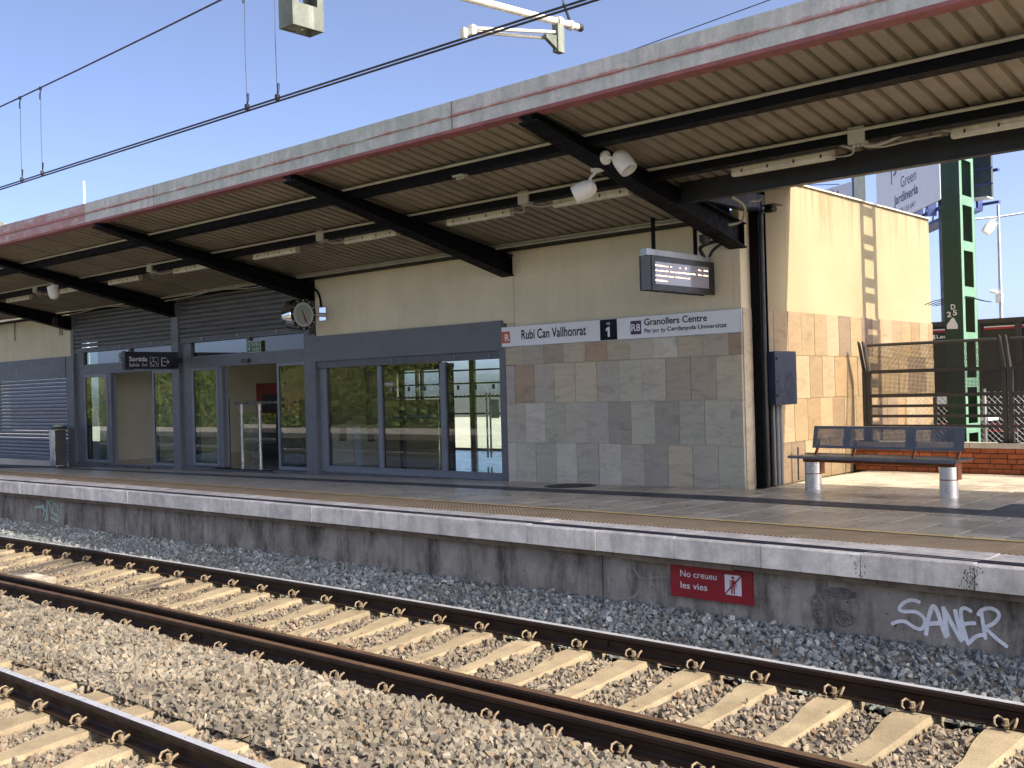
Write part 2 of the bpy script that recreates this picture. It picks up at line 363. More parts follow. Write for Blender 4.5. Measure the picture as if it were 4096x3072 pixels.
off = lambda X: -.0016 * (X + 4) ** 2          # platform edge follows the curve of the line
offt = lambda X: -.0021 * (X + 3) ** 2         # track alignment
CANT = .0604
def zw(X): return .70 + .0122 * (X + 2.2) if X < -2.2 else .70
def zp(X, Y):
    k = min(1, max(0, (Y - 1.7) / 3.95)); return .71 * (1 - k) + zw(X) * k
KY = lambda X: 1.14 + off(X)

# ============================================================ SETTING
g = MB(); g.quad((-900, -900, -.75), (900, -900, -.75), (900, 1500, -.75), (-900, 1500, -.75))
tag(build(g, 'ground', 'asphalt'), 'flat asphalt ground around the station', 'ground', kind='structure')

# ---- platform
PL = empty('platform', (0, 3.4, 0), label='concrete railway platform with tiled deck and pale edge stones', cat='platform'); PL['kind'] = 'structure'
mb = MB(); XS = [-34 + i for i in range(49)]
for a, c in zip(XS, XS[1:]):
    for y0, y1 in ((1.6, 3.6), (3.6, 5.68), (5.68, 9.4)):
        if y0 > 5 and c <= -2: continue
        q = lambda X, Y: (X, Y, zp(X, Y) - .014)
        mb.quad(q(a, y0), q(c, y0), q(c, y1), q(a, y1))
build(mb, 'deck_bed', 'mortar', PL)
def strip(mb, y0f, y1f, z0, z1, xs):
    for a, c in zip(xs, xs[1:]):
        mb.hexa([(a, y0f(a), z0), (c, y0f(c), z0), (c, y1f(c), z0), (a, y1f(a), z0), (a, y0f(a), z1), (c, y0f(c), z1), (c, y1f(c), z1), (a, y1f(a), z1)])
# wall in cast panels with open joints
WJ = [-34, -29.6, -25.5, -21.5, -17.5, -13.5, -9.5, -5.43, -1.35, 2.75, 6.8, 11, 14]
for a, c in zip(WJ, WJ[1:]):
    mb = MB(); xs = [a + .008 + (c - a - .016) * i / 5 for i in range(6)]
    strip(mb, lambda X: KY(X) + .16, lambda X: KY(X) + .45, -.7, .47, xs); build(mb, 'wall_panel', 'old_concrete', PL)
mb = MB(); strip(mb, lambda X: KY(X) + .2, lambda X: KY(X) + .44, -.7, .465, XS); build(mb, 'wall_core', 'mortar', PL)
LJ = [-34 + 1.37 * i for i in range(36)]
for a, c in zip(LJ, LJ[1:]):
    mb = MB(); strip(mb, lambda X: KY(X) + .035 + .006 * math.sin(a * 9), lambda X: KY(X) + .4, .452 + .006 * math.sin(a * 7), .508, [a + .004, (a + c) / 2, c - .004]); build(mb, 'ledge_slab', 'ledge', PL)
for i in range(-9, 34):
    x1 = 1.496 - .93 * i; x0 = x1 - .93
    mb = MB(); e = .008 * rnd.uniform(-1, 1); y = KY((x0 + x1) / 2) + e; zt = .71 + .004 * rnd.uniform(-1, 1)
    mb.hexa([(x0 + .004, KY(x0) + e, .508), (x1 - .004, KY(x1) + e, .508), (x1 - .004, 1.68, .508), (x0 + .004, 1.68, .508),
             (x0 + .004, KY(x0) + e, zt - .012), (x1 - .004, KY(x1) + e, zt - .012), (x1 - .004, 1.68, zt - .012), (x0 + .004, 1.68, zt - .012)])
    mb.hexa([(x0 + .004, KY(x0) + e, zt - .012), (x1 - .004, KY(x1) + e, zt - .012), (x1 - .004, 1.68, zt - .012), (x0 + .004, 1.68, zt - .012),
             (x0 + .008, KY(x0) + e + .012, zt), (x1 - .008, KY(x1) + e + .012, zt), (x1 - .006, 1.68, zt), (x0 + .006, 1.68, zt)])
    mb.f.pop(1); mb.f = [f for k, f in enumerate(mb.f) if k != 5]
    build(mb, 'kerb_stone', 'kerb', PL)
mat('moss', (.075, .08, .03), .95, var=.5, scale=30, fine=.4)
for X, n_ in ((2.40, 110), (1.49, 30), (3.36, 70)):
    mb = MB()
    for k in range(n_):
        x = X + rnd.gauss(0, .035); z = rnd.uniform(.515, .695); r_ = rnd.uniform(.0015, .006); y = KY(x) - .0105 - .0002 * k
        mb.quad(*[(x + r_ * math.cos(a) * rnd.uniform(.6, 1.2), y, z + r_ * 1.8 * math.sin(a) * rnd.uniform(.6, 1.2)) for a in [R(q) for q in range(0, 360, 60)]])
    tag(build(mb, 'moss_stain', 'moss', PL), kind='stuff')
for d0, d1 in ((.088, .104), (.160, .176)):
    mb = MB()
    for a, c in zip(XS, XS[1:]): mb.hexa([(a, KY(a) + d0, .700), (c, KY(c) + d0, .700), (c, KY(c) + d1, .700), (a, KY(a) + d1, .700), (a, KY(a) + d0, .721), (c, KY(c) + d0, .721), (c, KY(c) + d1, .721), (a, KY(a) + d1, .721)])
    build(mb, 'edge_line', 'kerb_line', PL)
me_t = MB().cbox(-.297, .297, -.335, .335, -.014, .004, .003).mesh('tactile_tile'); me_t.materials.append(MT['tactile'])
for i in range(-56, 22): piece(me_t, 'tactile_tile', PL, (.3 + .6 * i, 2.022, zp(.3 + .6 * i, 2.0)), (math.atan((zp(.6 * i, 2.4) - zp(.6 * i, 1.7)) / .7), 0, 0))
mb = MB()
for a, c in zip(XS, XS[1:]): mb.quad((a, 2.36, zp(a, 2.36) + .012), (c, 2.36, zp(c, 2.36) + .012), (c, 2.44, zp(c, 2.43) + .012), (a, 2.44, zp(a, 2.43) + .012))
build(mb, 'yellow_line', 'yellow_paint', PL)
# paving: columns of slabs running away from the edge, each second column shifted half a slab
TW, TL = .42, .60
me_s = MB().cbox(-TW / 2 + .008, TW / 2 - .008, -TL / 2 + .010, TL / 2 - .010, -.014, .006, .003).mesh('paving_slab'); me_s.materials.append(MT['paving'])
me_h = MB().cbox(-TW / 2 + .008, TW / 2 - .008, -TL / 4 + .010, TL / 4 - .010, -.014, .006, .003).mesh('paving_slab'); me_h.materials.append(MT['paving'])
slabs = []
for ci in range(-52, 20):
    xc = 1.33 + TW * (ci + .5)
    zones = [(2.44, 4.14), (4.66, 5.64)] if xc < -2.2 else [(2.44, 4.14), (4.66, 9.15)]
    if xc > 1.33 and xc < 2.6: zones = [(2.44, 4.12), (5.40, 9.15)]
    elif xc > 2.6: zones = [(2.44, 9.15)]
    for y0, y1 in zones:
        y = y0 - (TL / 2 if ci % 2 else 0)
        while y < y1 - .06:
            a, c = max(y, y0), min(y + TL, y1); 
            if c - a > .1: slabs.append((xc, (a + c) / 2, c - a))
            y += TL
slabs.sort(key=lambda q: (q[0] - 5.44) ** 2 + (q[1] + 7.45) ** 2)
stuff = MB()
for k, (x, y, L) in enumerate(slabs):
    sl_y = (zp(x, y + .2) - zp(x, y - .2)) / .4; sl_x = (zp(x + .2, y) - zp(x - .2, y)) / .4; z = zp(x, y) + .0015 * rnd.uniform(-1, 1)
    if k < 300:
        o = piece(me_s if L > .45 else me_h, 'paving_slab', PL, (x, y, z), (math.atan(sl_y), -math.atan(sl_x), 0))
        full = TL if L > .45 else TL / 2; o.scale = (1, (L - .006) / (full - .006), 1)
    else: stuff.hexa([(x - .207, y - L / 2 + .003, z - .014 - sl_y * L / 2 - sl_x * .2), (x + .207, y - L / 2 + .003, z - .014 - sl_y * L / 2 + sl_x * .2), (x + .207, y + L / 2 - .003, z - .014 + sl_y * L / 2 + sl_x * .2), (x - .207, y + L / 2 - .003, z - .014 + sl_y * L / 2 - sl_x * .2),
                      (x - .207, y - L / 2 + .003, z + .006 - sl_y * L / 2 - sl_x * .2), (x + .207, y - L / 2 + .003, z + .006 - sl_y * L / 2 + sl_x * .2), (x + .207, y + L / 2 - .003, z + .006 + sl_y * L / 2 + sl_x * .2), (x - .207, y + L / 2 - .003, z + .006 + sl_y * L / 2 - sl_x * .2)])
tag(build(stuff, 'paving_slabs', 'paving', PL), kind='stuff')
# grooved dark guide strip and the studded pad it ends in
gm = MB().box(-.296, .296, -.25, .25, -.014, .002)
for i in range(9): gm.box(-.294, .294, -.24 + i * .055, -.21 + i * .055, .002, .007)
me_g = gm.mesh('guide_tile'); me_g.materials.append(MT['guide'])
for i in range(42):
    x = 1.03 - .6 * i; piece(me_g, 'guide_tile', PL, (x, 4.40, zp(x, 4.4)), (math.atan((zp(x, 4.6) - zp(x, 4.2)) / .4), -math.atan((zp(x + .3, 4.4) - zp(x - .3, 4.4)) / .6), 0))
gm = MB().box(-.207, .207, -.207, .207, -.014, .002)
for i in range(6):
    for j in range(6): gm.add([(-.18 + i * .066 + a, -.18 + j * .066 + c, z) for z, r in ((.002, .02), (.007, .013)) for a, c in ((-r, -r), (r, -r), (r, r), (-r, r))], [(4, 5, 6, 7), (0, 1, 5, 4), (1, 2, 6, 5), (2, 3, 7, 6), (3, 0, 4, 7)])
me_p = gm.mesh('studded_tile'); me_p.materials.append(MT['guide'])
for i in range(3):
    for j in range(3): piece(me_p, 'studded_tile', PL, (1.33 + .42 * (i + .5), 4.13 + .42 * (j + .5), zp(1.5, 4.5)))
# graffiti and marks on the wall
GR = {'S': [(1.93, 0.33), (1.894, 0.343), (1.843, 0.34), (1.785, 0.308), (1.752, 0.259), (1.788, 0.243), (1.881, 0.252), (1.942, 0.226), (1.963, 0.179), (1.934, 0.12), (1.877, 0.123), (1.806, 0.159), (1.744, 0.156), (1.679, 0.124)],
'A1': [(1.968, 0.069), (1.982, 0.161), (2.009, 0.264), (2.035, 0.315), (2.064, 0.281), (2.096, 0.186), (2.133, 0.072)], 'A2': [(1.975, 0.163), (2.031, 0.176), (2.086, 0.185)],
'N1': [(2.117, 0.325), (2.127, 0.23), (2.145, 0.084)], 'N2': [(2.123, 0.303), (2.19, 0.178), (2.259, 0.06)], 'N3': [(2.208, 0.313), (2.23, 0.213), (2.269, 0.072)],
'E1': [(2.343, 0.307), (2.291, 0.33), (2.257, 0.309), (2.261, 0.227), (2.281, 0.141), (2.304, 0.052)], 'E2': [(2.26, 0.197), (2.317, 0.214), (2.372, 0.223)], 'E3': [(2.297, 0.041), (2.371, 0.12), (2.452, 0.143)],
'R1': [(2.413, 0.328), (2.426, 0.219), (2.442, 0.103)], 'R2': [(2.387, 0.282), (2.415, 0.328), (2.481, 0.353), (2.537, 0.334), (2.545, 0.292), (2.506, 0.239), (2.444, 0.202)], 'R3': [(2.444, 0.192), (2.522, 0.126), (2.607, 0.069)]}
def smooth_pts(P, n=5):
    out = []
    for i in range(len(P) - 1):
        p0, p1, p2, p3 = P[max(i - 1, 0)], P[i], P[i + 1], P[min(i + 2, len(P) - 1)]
        for k in range(n):
            s_ = k / n; out.append(tuple(.5 * (2 * p1[d] + (p2[d] - p0[d]) * s_ + (2 * p0[d] - 5 * p1[d] + 4 * p2[d] - p3[d]) * s_ ** 2 + (3 * p1[d] - p0[d] - 3 * p2[d] + p3[d]) * s_ ** 3) for d in (0, 1)))
    return out + [P[-1]]
def wallmap(k): return lambda X, z: (X, KY(X) + .16 - .003 - .0006 * k, z)
mb = MB()
for k, (nm, P) in enumerate(GR.items()): mb.ribbon(smooth_pts(P), (.036 if nm[0] in 'AN' else .030), wallmap(k))
tag(build(mb, 'graffiti', 'spray_white', PL), 'white spray-painted SANER tag')
MG = [[(-14.087, 0.254), (-13.932, 0.278), (-13.779, 0.277)], [(-13.811, 0.324), (-13.729, 0.272), (-13.798, 0.244)], [(-13.708, 0.032), (-13.632, 0.204), (-13.604, 0.422)], [(-13.605, 0.414), (-13.494, 0.307), (-13.45, 0.182), (-13.391, 0.376), (-13.438, 0.422), (-13.523, 0.386)], [(-13.771, 0.117), (-13.698, 0.233), (-13.602, 0.142), (-13.64, 0.044)], [(-13.4, 0.201), (-13.239, 0.146), (-13.227, 0.068), (-13.341, 0.077), (-13.503, 0.115)], [(-13.359, 0.362), (-13.23, 0.321), (-13.209, 0.227)], [(-13.107, 0.193), (-13.094, 0.327), (-13.065, 0.376), (-13.035, 0.33)]]
mb = MB()
for k, P in enumerate(MG): mb.ribbon(smooth_pts(P), .04, wallmap(k))
tag(build(mb, 'graffiti', 'spray_mint', PL), 'faded mint spray-painted scribble')
mb = MB(); mb.ribbon([(-1.066 + .19 * math.cos(a * .3), .20 + .17 * math.sin(a * .3)) for a in range(1, 21)], .016, wallmap(1)); mb.ribbon([(-1.066, .02), (-1.06, .13), (-1.05, .27)], .02, wallmap(2)); mb.ribbon([(-.95, .27), (-.8, .25), (-.65, .29), (-.52, .30)], .008, wallmap(3))
build(mb, 'chalk_mark', 'chalk', PL)
for (cx, cz, rx, rz_) in ((1.02, .18, .07, .13), (1.27, .12, .10, .07), (1.24, .33, .15, .05)):
    mb = MB(); n1, n2 = 9, 18; vs = [(cx, KY(cx) + .142, cz)]; fs = []
    for i in range(1, n1 + 1):
        for k in range(n2):
            a = 2 * math.pi * k / n2; q = i / n1; X = cx + rx * q * math.cos(a) * (1 + .12 * math.sin(3 * a + cx) + .08 * math.sin(7 * a)); Z = cz + rz_ * q * math.sin(a) * (1 + .10 * math.cos(4 * a) + .07 * math.sin(9 * a))
            vs.append((X, KY(X) + .16 - (.012 * rnd.random() + .003 if i < n1 else -.004), Z))
    for k in range(n2): fs.append((0, 1 + (k + 1) % n2, 1 + k))
    for i in range(n1 - 1):
        for k in range(n2): a = 1 + i * n2; fs.append((a + k, a + (k + 1) % n2, a + n2 + (k + 1) % n2, a + n2 + k))
    mb.add(vs, fs); build(mb, 'spalled_patch', 'spall', PL)

# ---- track
def tr(X, y, z, base=(0, 0)):
    """track frame (along, across, up) to world with cant and curve"""
    return (X, base[0] + y * math.cos(CANT) - z * math.sin(CANT) + offt(X), base[1] + y * math.sin(CANT) + z * math.cos(CANT))
PROF = [(-.070, -.159), (.070, -.159), (.070, -.148), (.020, -.130), (.008, -.115), (.008, -.060), (.020, -.049), (.035, -.040), (.036, -.012), (.030, -.002), (.018, 0), (-.018, 0), (-.030, -.002), (-.036, -.012), (-.035, -.040), (-.020, -.049), (-.008, -.060), (-.008, -.115), (-.020, -.130), (-.070, -.148)]
def rail(parent, yc, base, xs, shine, m_='rail_rust'):
    mb = MB(); n = len(PROF); vs = []
    for X in xs: vs += [tr(X, yc + u, v, base) for u, v in PROF]
    mb.add(vs, [(i * n + k, i * n + (k + 1) % n, (i + 1) * n + (k + 1) % n, (i + 1) * n + k) for i in range(len(xs) - 1) for k in range(n)])
    o = build(mb, 'rail', m_, parent); mb = MB()
    a, c = (-.026, .026) if shine else (-.030, .030)
    for x0, x1 in zip(xs, xs[1:]): mb.quad(tr(x0, yc + a, .003, base), tr(x1, yc + a, .003, base), tr(x1, yc + c, .003, base), tr(x0, yc + c, .003, base))
    build(mb, 'running_surface', 'rail_shine' if shine else 'rail_top_rust', o)
    return o
def sleeper_mesh(nm, secs):
    mb = MB(); vs = []
    for y, hw, zt in secs: vs += [(-hw - .035, y, -.42), (hw + .035, y, -.42), (hw + .012, y, zt - .035), (hw - .006, y, zt), (-hw + .006, y, zt), (-hw - .012, y, zt - .035)]
    n = 6; fs = [(i * n + k, (i + 1) * n + k, (i + 1) * n + (k + 1) % n, i * n + (k + 1) % n) for i in range(len(secs) - 1) for k in range(n)]
    fs += [tuple(range(n)), tuple(range(len(secs) * n - 1, (len(secs) - 1) * n - 1, -1))]
    mb.add(vs, fs); me = mb.mesh(nm); me.materials.append(MT['sleeper']); return me
SEC = [(.46, .125, -.166), (.27, .125, -.163), (-.17, .125, -.163), (-.30, .118, -.170), (-.55, .088, -.196), (-1.0, .086, -.198), (-1.17, .105, -.182), (-1.30, .125, -.163), (-1.95, .125, -.163), (-2.12, .125, -.166)]
me_sl = sleeper_mesh('sleeper', SEC)
cl = MB()
for s_ in (-1, 1):
    cl.tube([(s_ * .012, -.085, -.128), (s_ * .018, -.055, -.122), (s_ * .038, -.040, -.100), (s_ * .062, -.056, -.084), (s_ * .070, -.092, -.092), (s_ * .064, -.112, -.120), (s_ * .052, -.105, -.138)], .0085, 6)
cl.cyl((0, -.082, -.15), (0, -.082, -.088), .018, .018, 6); cl.cyl((0, -.082, -.128), (0, -.082, -.122), .030, .030, 8)
me_cl = cl.mesh('rail_clip'); me_cl.materials.append(MT['clip_rust'])
def track(name, base, label, rails, phase, n0, n1, secmesh):
    T = empty(name, (0, base[0], base[1] - .16), label=label, cat='railway track')
    xs = [-62, -50, -40, -32] + [-28 + i for i in range(40)]
    for yc, sh in rails: rail(T, yc, base, xs, sh)
    for i in range(n0, n1):
        X = phase + .6 * i + rnd.uniform(-.012, .012); p0 = Vector(tr(X, 0, 0, base)); yaw = math.atan(-2 * -.0021 * (X + 3)) * -1
        o = link('sleeper', secmesh, T, p0 - origin(T), (CANT, 0, -.0042 * (X + 3) + rnd.uniform(-.008, .008))); ORG[o] = Vector((0, 0, 0))
        for yc in [q[0] for q in rails][::2] if len(rails) > 2 else [q[0] for q in rails]:
            c = link('rail_clip', me_cl, o, (0, yc, 0), (0, 0, 0))
    return T
TR1 = track('railway_track', (0, 0), 'nearer-to-platform track with three rails on pale concrete sleepers', [(.06, True), (-1.445, False), (-1.678, False)], 0.0, -44, 9, me_sl)
B2 = (-3.93, .035)
SEC2 = [(.50, .125, -.166), (.30, .125, -.163), (-.20, .125, -.163), (-.45, .10, -.185), (-.9, .09, -.195), (-1.2, .11, -.178), (-1.9, .125, -.163), (-2.1, .125, -.166)]
TR2 = track('railway_track', B2, 'track at the bottom left corner with a worn rail in a painted bluish sky sheen', [(.06, True), (-1.678, True)], -.107, -22, 3, sleeper_mesh('sleeper', SEC2))
# welds and fallen plate
for X, yc in ((-.35, .06), (-4.05, -1.678)):
    mb = MB(); 
    for u in (-.011, .011): mb.box(X - .012, X + .012, tr(X, yc + u - .004, 0)[1], tr(X, yc + u + .004, 0)[1], tr(X, yc, -.115)[2], tr(X, yc, -.055)[2])
    build(mb, 'rail_weld', 'rail_rust', TR1)
mb = MB(); c = Vector(tr(-9.15, -1.02, -.14)); mb.cbox(c.x - .42, c.x + .42, c.y - .13, c.y + .13, c.z - .05, c.z + .03, .015)
tag(build(mb, 'track_plate', 'old_concrete'), 'flat grey plate lying between the sleepers under dappled shade', 'plate')

# ---- ballast beds carrying angular crushed stones
def stone_group(name, m_, dens, smin, smax, seed, lift, carrier=True):
    ng = bpy.data.node_groups.new(name, 'GeometryNodeTree')
    ng.interface.new_socket('Geometry', in_out='INPUT', socket_type='NodeSocketGeometry'); ng.interface.new_socket('Geometry', in_out='OUTPUT', socket_type='NodeSocketGeometry')
    n = ng.nodes; L = ng.links.new; gi = n.new('NodeGroupInput'); go = n.new('NodeGroupOutput')
    ds = n.new('GeometryNodeDistributePointsOnFaces'); ds.inputs['Density'].default_value = dens; ds.inputs['Seed'].default_value = seed; L(gi.outputs[0], ds.inputs['Mesh'])
    jn = n.new('GeometryNodeJoinGeometry')
    for k in range(9):
        pt = n.new('GeometryNodePoints'); pt.inputs['Count'].default_value = 9 + k % 5
        rv = n.new('FunctionNodeRandomValue'); rv.data_type = 'FLOAT_VECTOR'; rv.inputs[0].default_value = (-1, -1, -1); rv.inputs[1].default_value = (1, 1, 1); rv.inputs['Seed'].default_value = 100 * seed + k
        vm = n.new('ShaderNodeVectorMath'); vm.operation = 'NORMALIZE'; L(rv.outputs[0], vm.inputs[0])
        v2 = n.new('ShaderNodeVectorMath'); v2.operation = 'MULTIPLY'; L(vm.outputs[0], v2.inputs[0]); v2.inputs[1].default_value = (1.0, .62 + .05 * (k % 4), .50 + .06 * (k % 3))
        L(v2.outputs[0], pt.inputs['Position']); ch = n.new('GeometryNodeConvexHull'); L(pt.outputs[0], ch.inputs[0])
        sm = n.new('GeometryNodeSetMaterial'); sm.inputs['Material'].default_value = MT[m_]; L(ch.outputs[0], sm.inputs[0])
        ti = n.new('GeometryNodeGeometryToInstance'); L(sm.outputs[0], ti.inputs[0]); L(ti.outputs[0], jn.inputs[0])
    io = n.new('GeometryNodeInstanceOnPoints'); L(ds.outputs['Points'], io.inputs['Points']); L(jn.outputs[0], io.inputs['Instance']); io.inputs['Pick Instance'].default_value = True
    rr = n.new('FunctionNodeRandomValue'); rr.data_type = 'FLOAT_VECTOR'; rr.inputs[0].default_value = (0, 0, 0); rr.inputs[1].default_value = (6.28, 6.28, 6.28); rr.inputs['Seed'].default_value = seed + 1
    L(rr.outputs[0], io.inputs['Rotation'])
    rs = n.new('FunctionNodeRandomValue'); rs.data_type = 'FLOAT'; rs.inputs[2].default_value = 0; rs.inputs[3].default_value = 1; rs.inputs['Seed'].default_value = seed + 2
    pw = n.new('ShaderNodeMath'); pw.operation = 'POWER'; L(rs.outputs[1], pw.inputs[0]); pw.inputs[1].default_value = 2.0
    mr = n.new('ShaderNodeMapRange'); L(pw.outputs[0], mr.inputs[0]); mr.inputs[3].default_value = smin; mr.inputs[4].default_value = smax
    L(mr.outputs[0], io.inputs['Scale'])
    tv = n.new('GeometryNodeTranslateInstances'); L(io.outputs[0], tv.inputs[0]); rz = n.new('FunctionNodeRandomValue'); rz.data_type = 'FLOAT_VECTOR'; rz.inputs[0].default_value = (0, 0, -lift); rz.inputs[1].default_value = (0, 0, lift); rz.inputs['Seed'].default_value = seed + 3
    L(rz.outputs[0], tv.inputs['Translation']); tv.inputs['Local Space'].default_value = False
    j2 = n.new('GeometryNodeJoinGeometry'); L(tv.outputs[0], j2.inputs[0]); L(j2.outputs[0], go.inputs[0])
    if carrier: L(gi.outputs[0], j2.inputs[0])
    return ng
def ballast(name, mb, m_, dens, smin, smax, seed, label, lift=.012, carrier=True):
    o = build(mb, name, 'bed'); md = o.modifiers.new('stones', 'NODES'); md.node_group = stone_group(name, m_, dens, smin, smax, seed, lift, carrier)
    return tag(o, label, 'ballast', kind='stuff')
def hump(x, y, a): return a * (math.sin(x * 2.1 + y * 3) + math.sin(x * 4.7 - y * 2.3 + 1) + math.sin(x * .9 + 2.2)) / 3
def bed(mb, x0, x1, nx, ys, fz, base=(0, 0), amp=.012):
    for i in range(nx):
        a, c = x0 + (x1 - x0) * i / nx, x0 + (x1 - x0) * (i + 1) / nx
        for (y0, z0), (y1, z1) in zip(ys, ys[1:]):
            mb.quad(*[tr(X, y, z + hump(X, y, amp), base) for X, y, z in ((a, y0, z0), (c, y0, z0), (c, y1, z1), (a, y1, z1))])
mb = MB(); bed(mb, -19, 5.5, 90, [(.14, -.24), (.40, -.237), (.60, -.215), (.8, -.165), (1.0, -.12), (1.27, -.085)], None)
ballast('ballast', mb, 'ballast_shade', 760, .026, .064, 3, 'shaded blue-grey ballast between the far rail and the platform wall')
mb = MB()
for i in range(-30, 9):
    xa = .6 * i
    for y0, y1, hw0, hw1 in ((-1.37, -1.18, .13, .11), (-1.18, -1.0, .11, .095), (-1.0, -.55, .095, .095), (-.55, -.3, .095, .125), (-.3, -.02, .13, .13), (-1.62, -1.5, .13, .13)):
        q = [tr(X, y, -.225 + hump(X, y, .012)) for X, y in ((xa + hw0, y0), (xa + .6 - hw0, y0), (xa + .6 - hw1, y1), (xa + hw1, y1))]
        mb.quad(*q)
ballast('ballast', mb, 'ballast_crib', 1000, .020, .052, 5, 'brownish sunlit ballast between the sleepers of the three-rail track', .02)
mb = MB(); bed(mb, -15, 4.2, 80, [(-3.22, -.155), (-3.08, -.095), (-2.85, -.055), (-2.45, -.045), (-2.15, -.075), (-1.95, -.115), (-1.76, -.168)], None, amp=.03)
ballast('ballast', mb, 'ballast', 820, .028, .072, 7, 'heap of pale grey ballast between the two tracks', .015)
mb = MB()
for i in range(-15, 4):
    xa = -.107 + .6 * i
    for y0, y1, zz in ((.46, .80, -.20), (.14, .46, -.21), (-.35, -.02, -.222), (-.8, -.35, -.225), (-1.6, -.8, -.225)):
        hw = .13 if y0 > -.5 else .1
        mb.quad(*[tr(X, y, zz + hump(X, y, .015), B2) for X, y in ((xa + hw, y0), (xa + .6 - hw, y0), (xa + .6 - hw, y1), (xa + hw, y1))])
ballast('ballast', mb, 'ballast_crib', 850, .021, .052, 9, 'ballast between the sleepers at the bottom left corner', .015)
mb = MB(); bed(mb, -9, 1.5, 30, [(.48, -.158), (.58, -.15), (.78, -.125)], None, B2, amp=.02)
ballast('ballast', mb, 'ballast', 650, .024, .058, 11, 'stones spilling over the sleeper ends of the corner track', .012)
mb = MB()
for i in range(-24, 9):
    for y0, y1, hw, zt in ((-.45, -.02, .12, -.160), (-1.0, -.45, .085, -.192), (-1.37, -1.0, .10, -.18)): mb.quad(*[tr(.6 * i + X, y, zt) for X, y in ((-hw, y0), (hw, y0), (hw, y1), (-hw, y1))])
o = ballast('stray_stones', mb, 'ballast_crib', 16, .010, .034, 13, 'loose stones scattered on the sleepers of the three-rail track', .004, False)
mb = MB(); bed(mb, -60, 9, 40, [(-7.5, -.35), (-5.9, -.30), (-1.9, -.29), (1.26, -.30)], None, amp=0)
tag(build(mb, 'track_bed', 'bed'), 'dark gravel bed under both tracks', 'track bed', kind='structure')

# ---- what faces the station, behind the viewer: second platform, slope with scrub
mb = MB()
mb.box(-70, 30, -11.5, -6.85, -.7, .66); mb.box(-70, 30, -6.90, -6.5, .50, .70)
tag(build(mb, 'opposite_platform', 'opp_platform'), 'opposite platform facing the station', 'platform', kind='structure')
mb = MB(); nx, ny = 60, 16; vs = []
for j in range(ny):
    for i in range(nx):
        X = -95 + i * 2.2; Y = -14.5 - j * 2.2; z = -.3 + 5.5 * (1 - math.exp(-((j * 2.2) / 12) ** 1.3)) + .6 * math.sin(X * .31 + j) * min(1, j / 4) + .7 * math.sin(X * .13 - j * .7) * min(1, j / 3)
        vs.append((X, Y, z))
mb.add(vs, [(j * nx + i, j * nx + i + 1, (j + 1) * nx + i + 1, (j + 1) * nx + i) for j in range(ny - 1) for i in range(nx - 1)])
tag(build(mb, 'hillside', 'hill'), 'grassy slope facing the station', 'slope', kind='structure')
mt, t, b, o = nodes_of('scrub'); c = ramp(t, noise(t, pos(t), 1.1, 4), [(.3, (.03, .065, .012)), (.5, (.085, .14, .02)), (.7, (.22, .24, .05))]); t.links.new(c, b.inputs['Base Color']); b.inputs['Roughness'].default_value = .8
mb = MB()
for k in range(420):
    cx = rnd.uniform(-75, 12); jy = rnd.random(); cy = -15.2 - 17 * jy ** 1.4; cz = -.3 + 5.5 * (1 - math.exp(-((-14.5 - cy) / 12) ** 1.3)); rr = rnd.uniform(.7, 1.7)
    for q in range(150):
        a, e_ = rnd.uniform(0, 6.28), rnd.uniform(-.2, 1.4); ra = rr * rnd.uniform(.5, 1.0); P = Vector((cx + ra * math.cos(a) * math.cos(e_), cy + ra * math.sin(a) * math.cos(e_), cz + ra * math.sin(e_) * 1.1))
        d1 = Vector((rnd.uniform(-1, 1), rnd.uniform(-1, 1), rnd.uniform(-1, 1))).normalized() * .13; d2 = Vector((rnd.uniform(-1, 1), rnd.uniform(-1, 1), rnd.uniform(-1, 1))).normalized() * .13
        mb.quad(P - d1, P + d2, P + d1, P - d2)
tag(build(mb, 'hillside_scrub', 'scrub'), 'scrub growing over the slope facing the station', 'scrub', kind='stuff')

# ============================================================ STATION BUILDING
SB = empty('station_building', (-12, 9, .6), label='low cream station building clad in sandstone with grey shutters and glazed doors', cat='station')
FY = 5.65
# rendered walls
def wallblk(name, m_, *bx): return part(name, m_, SB, *bx)
wallblk('rendered_wall', 'cream', (-34, -21.98, FY, FY + .25, 3.32, 4.46)); wallblk('rendered_wall', 'cream', (-11.66, -6.417, FY, FY + .25, 3.24, 4.46))
wallblk('rendered_wall', 'cream', (-6.405, -2.324, FY, FY + .25, .55, 4.46)); wallblk('rendered_wall', 'cream', (-11.64, -6.45, FY + .03, FY + .25, 2.7, 3.3))
wallblk('corner_return', 'cream', (-2.32, -2.212, FY, 6.14, .6, 4.80))
A0, A1 = Vector((-2.222, 6.10, 0)), Vector((-2.494, 13.1, 0)); ud = (A1 - A0).normalized(); un = Vector((ud.y, -ud.x, 0))
def sw(s_, d, z): q = A0 + ud * s_ + un * d; return (q.x, q.y, z)
LW = (A1 - A0).length
mb = MB(); mb.hexa([sw(0, -.3, .55), sw(0, 0, .55), sw(LW, 0, .55), sw(LW, -.3, .55), sw(0, -.3, 5.09), sw(0, 0, 5.09), sw(LW, 0, 5.16), sw(LW, -.3, 5.16)]); build(mb, 'gable_wall', 'cream_sunlit', SB)
NB = 9
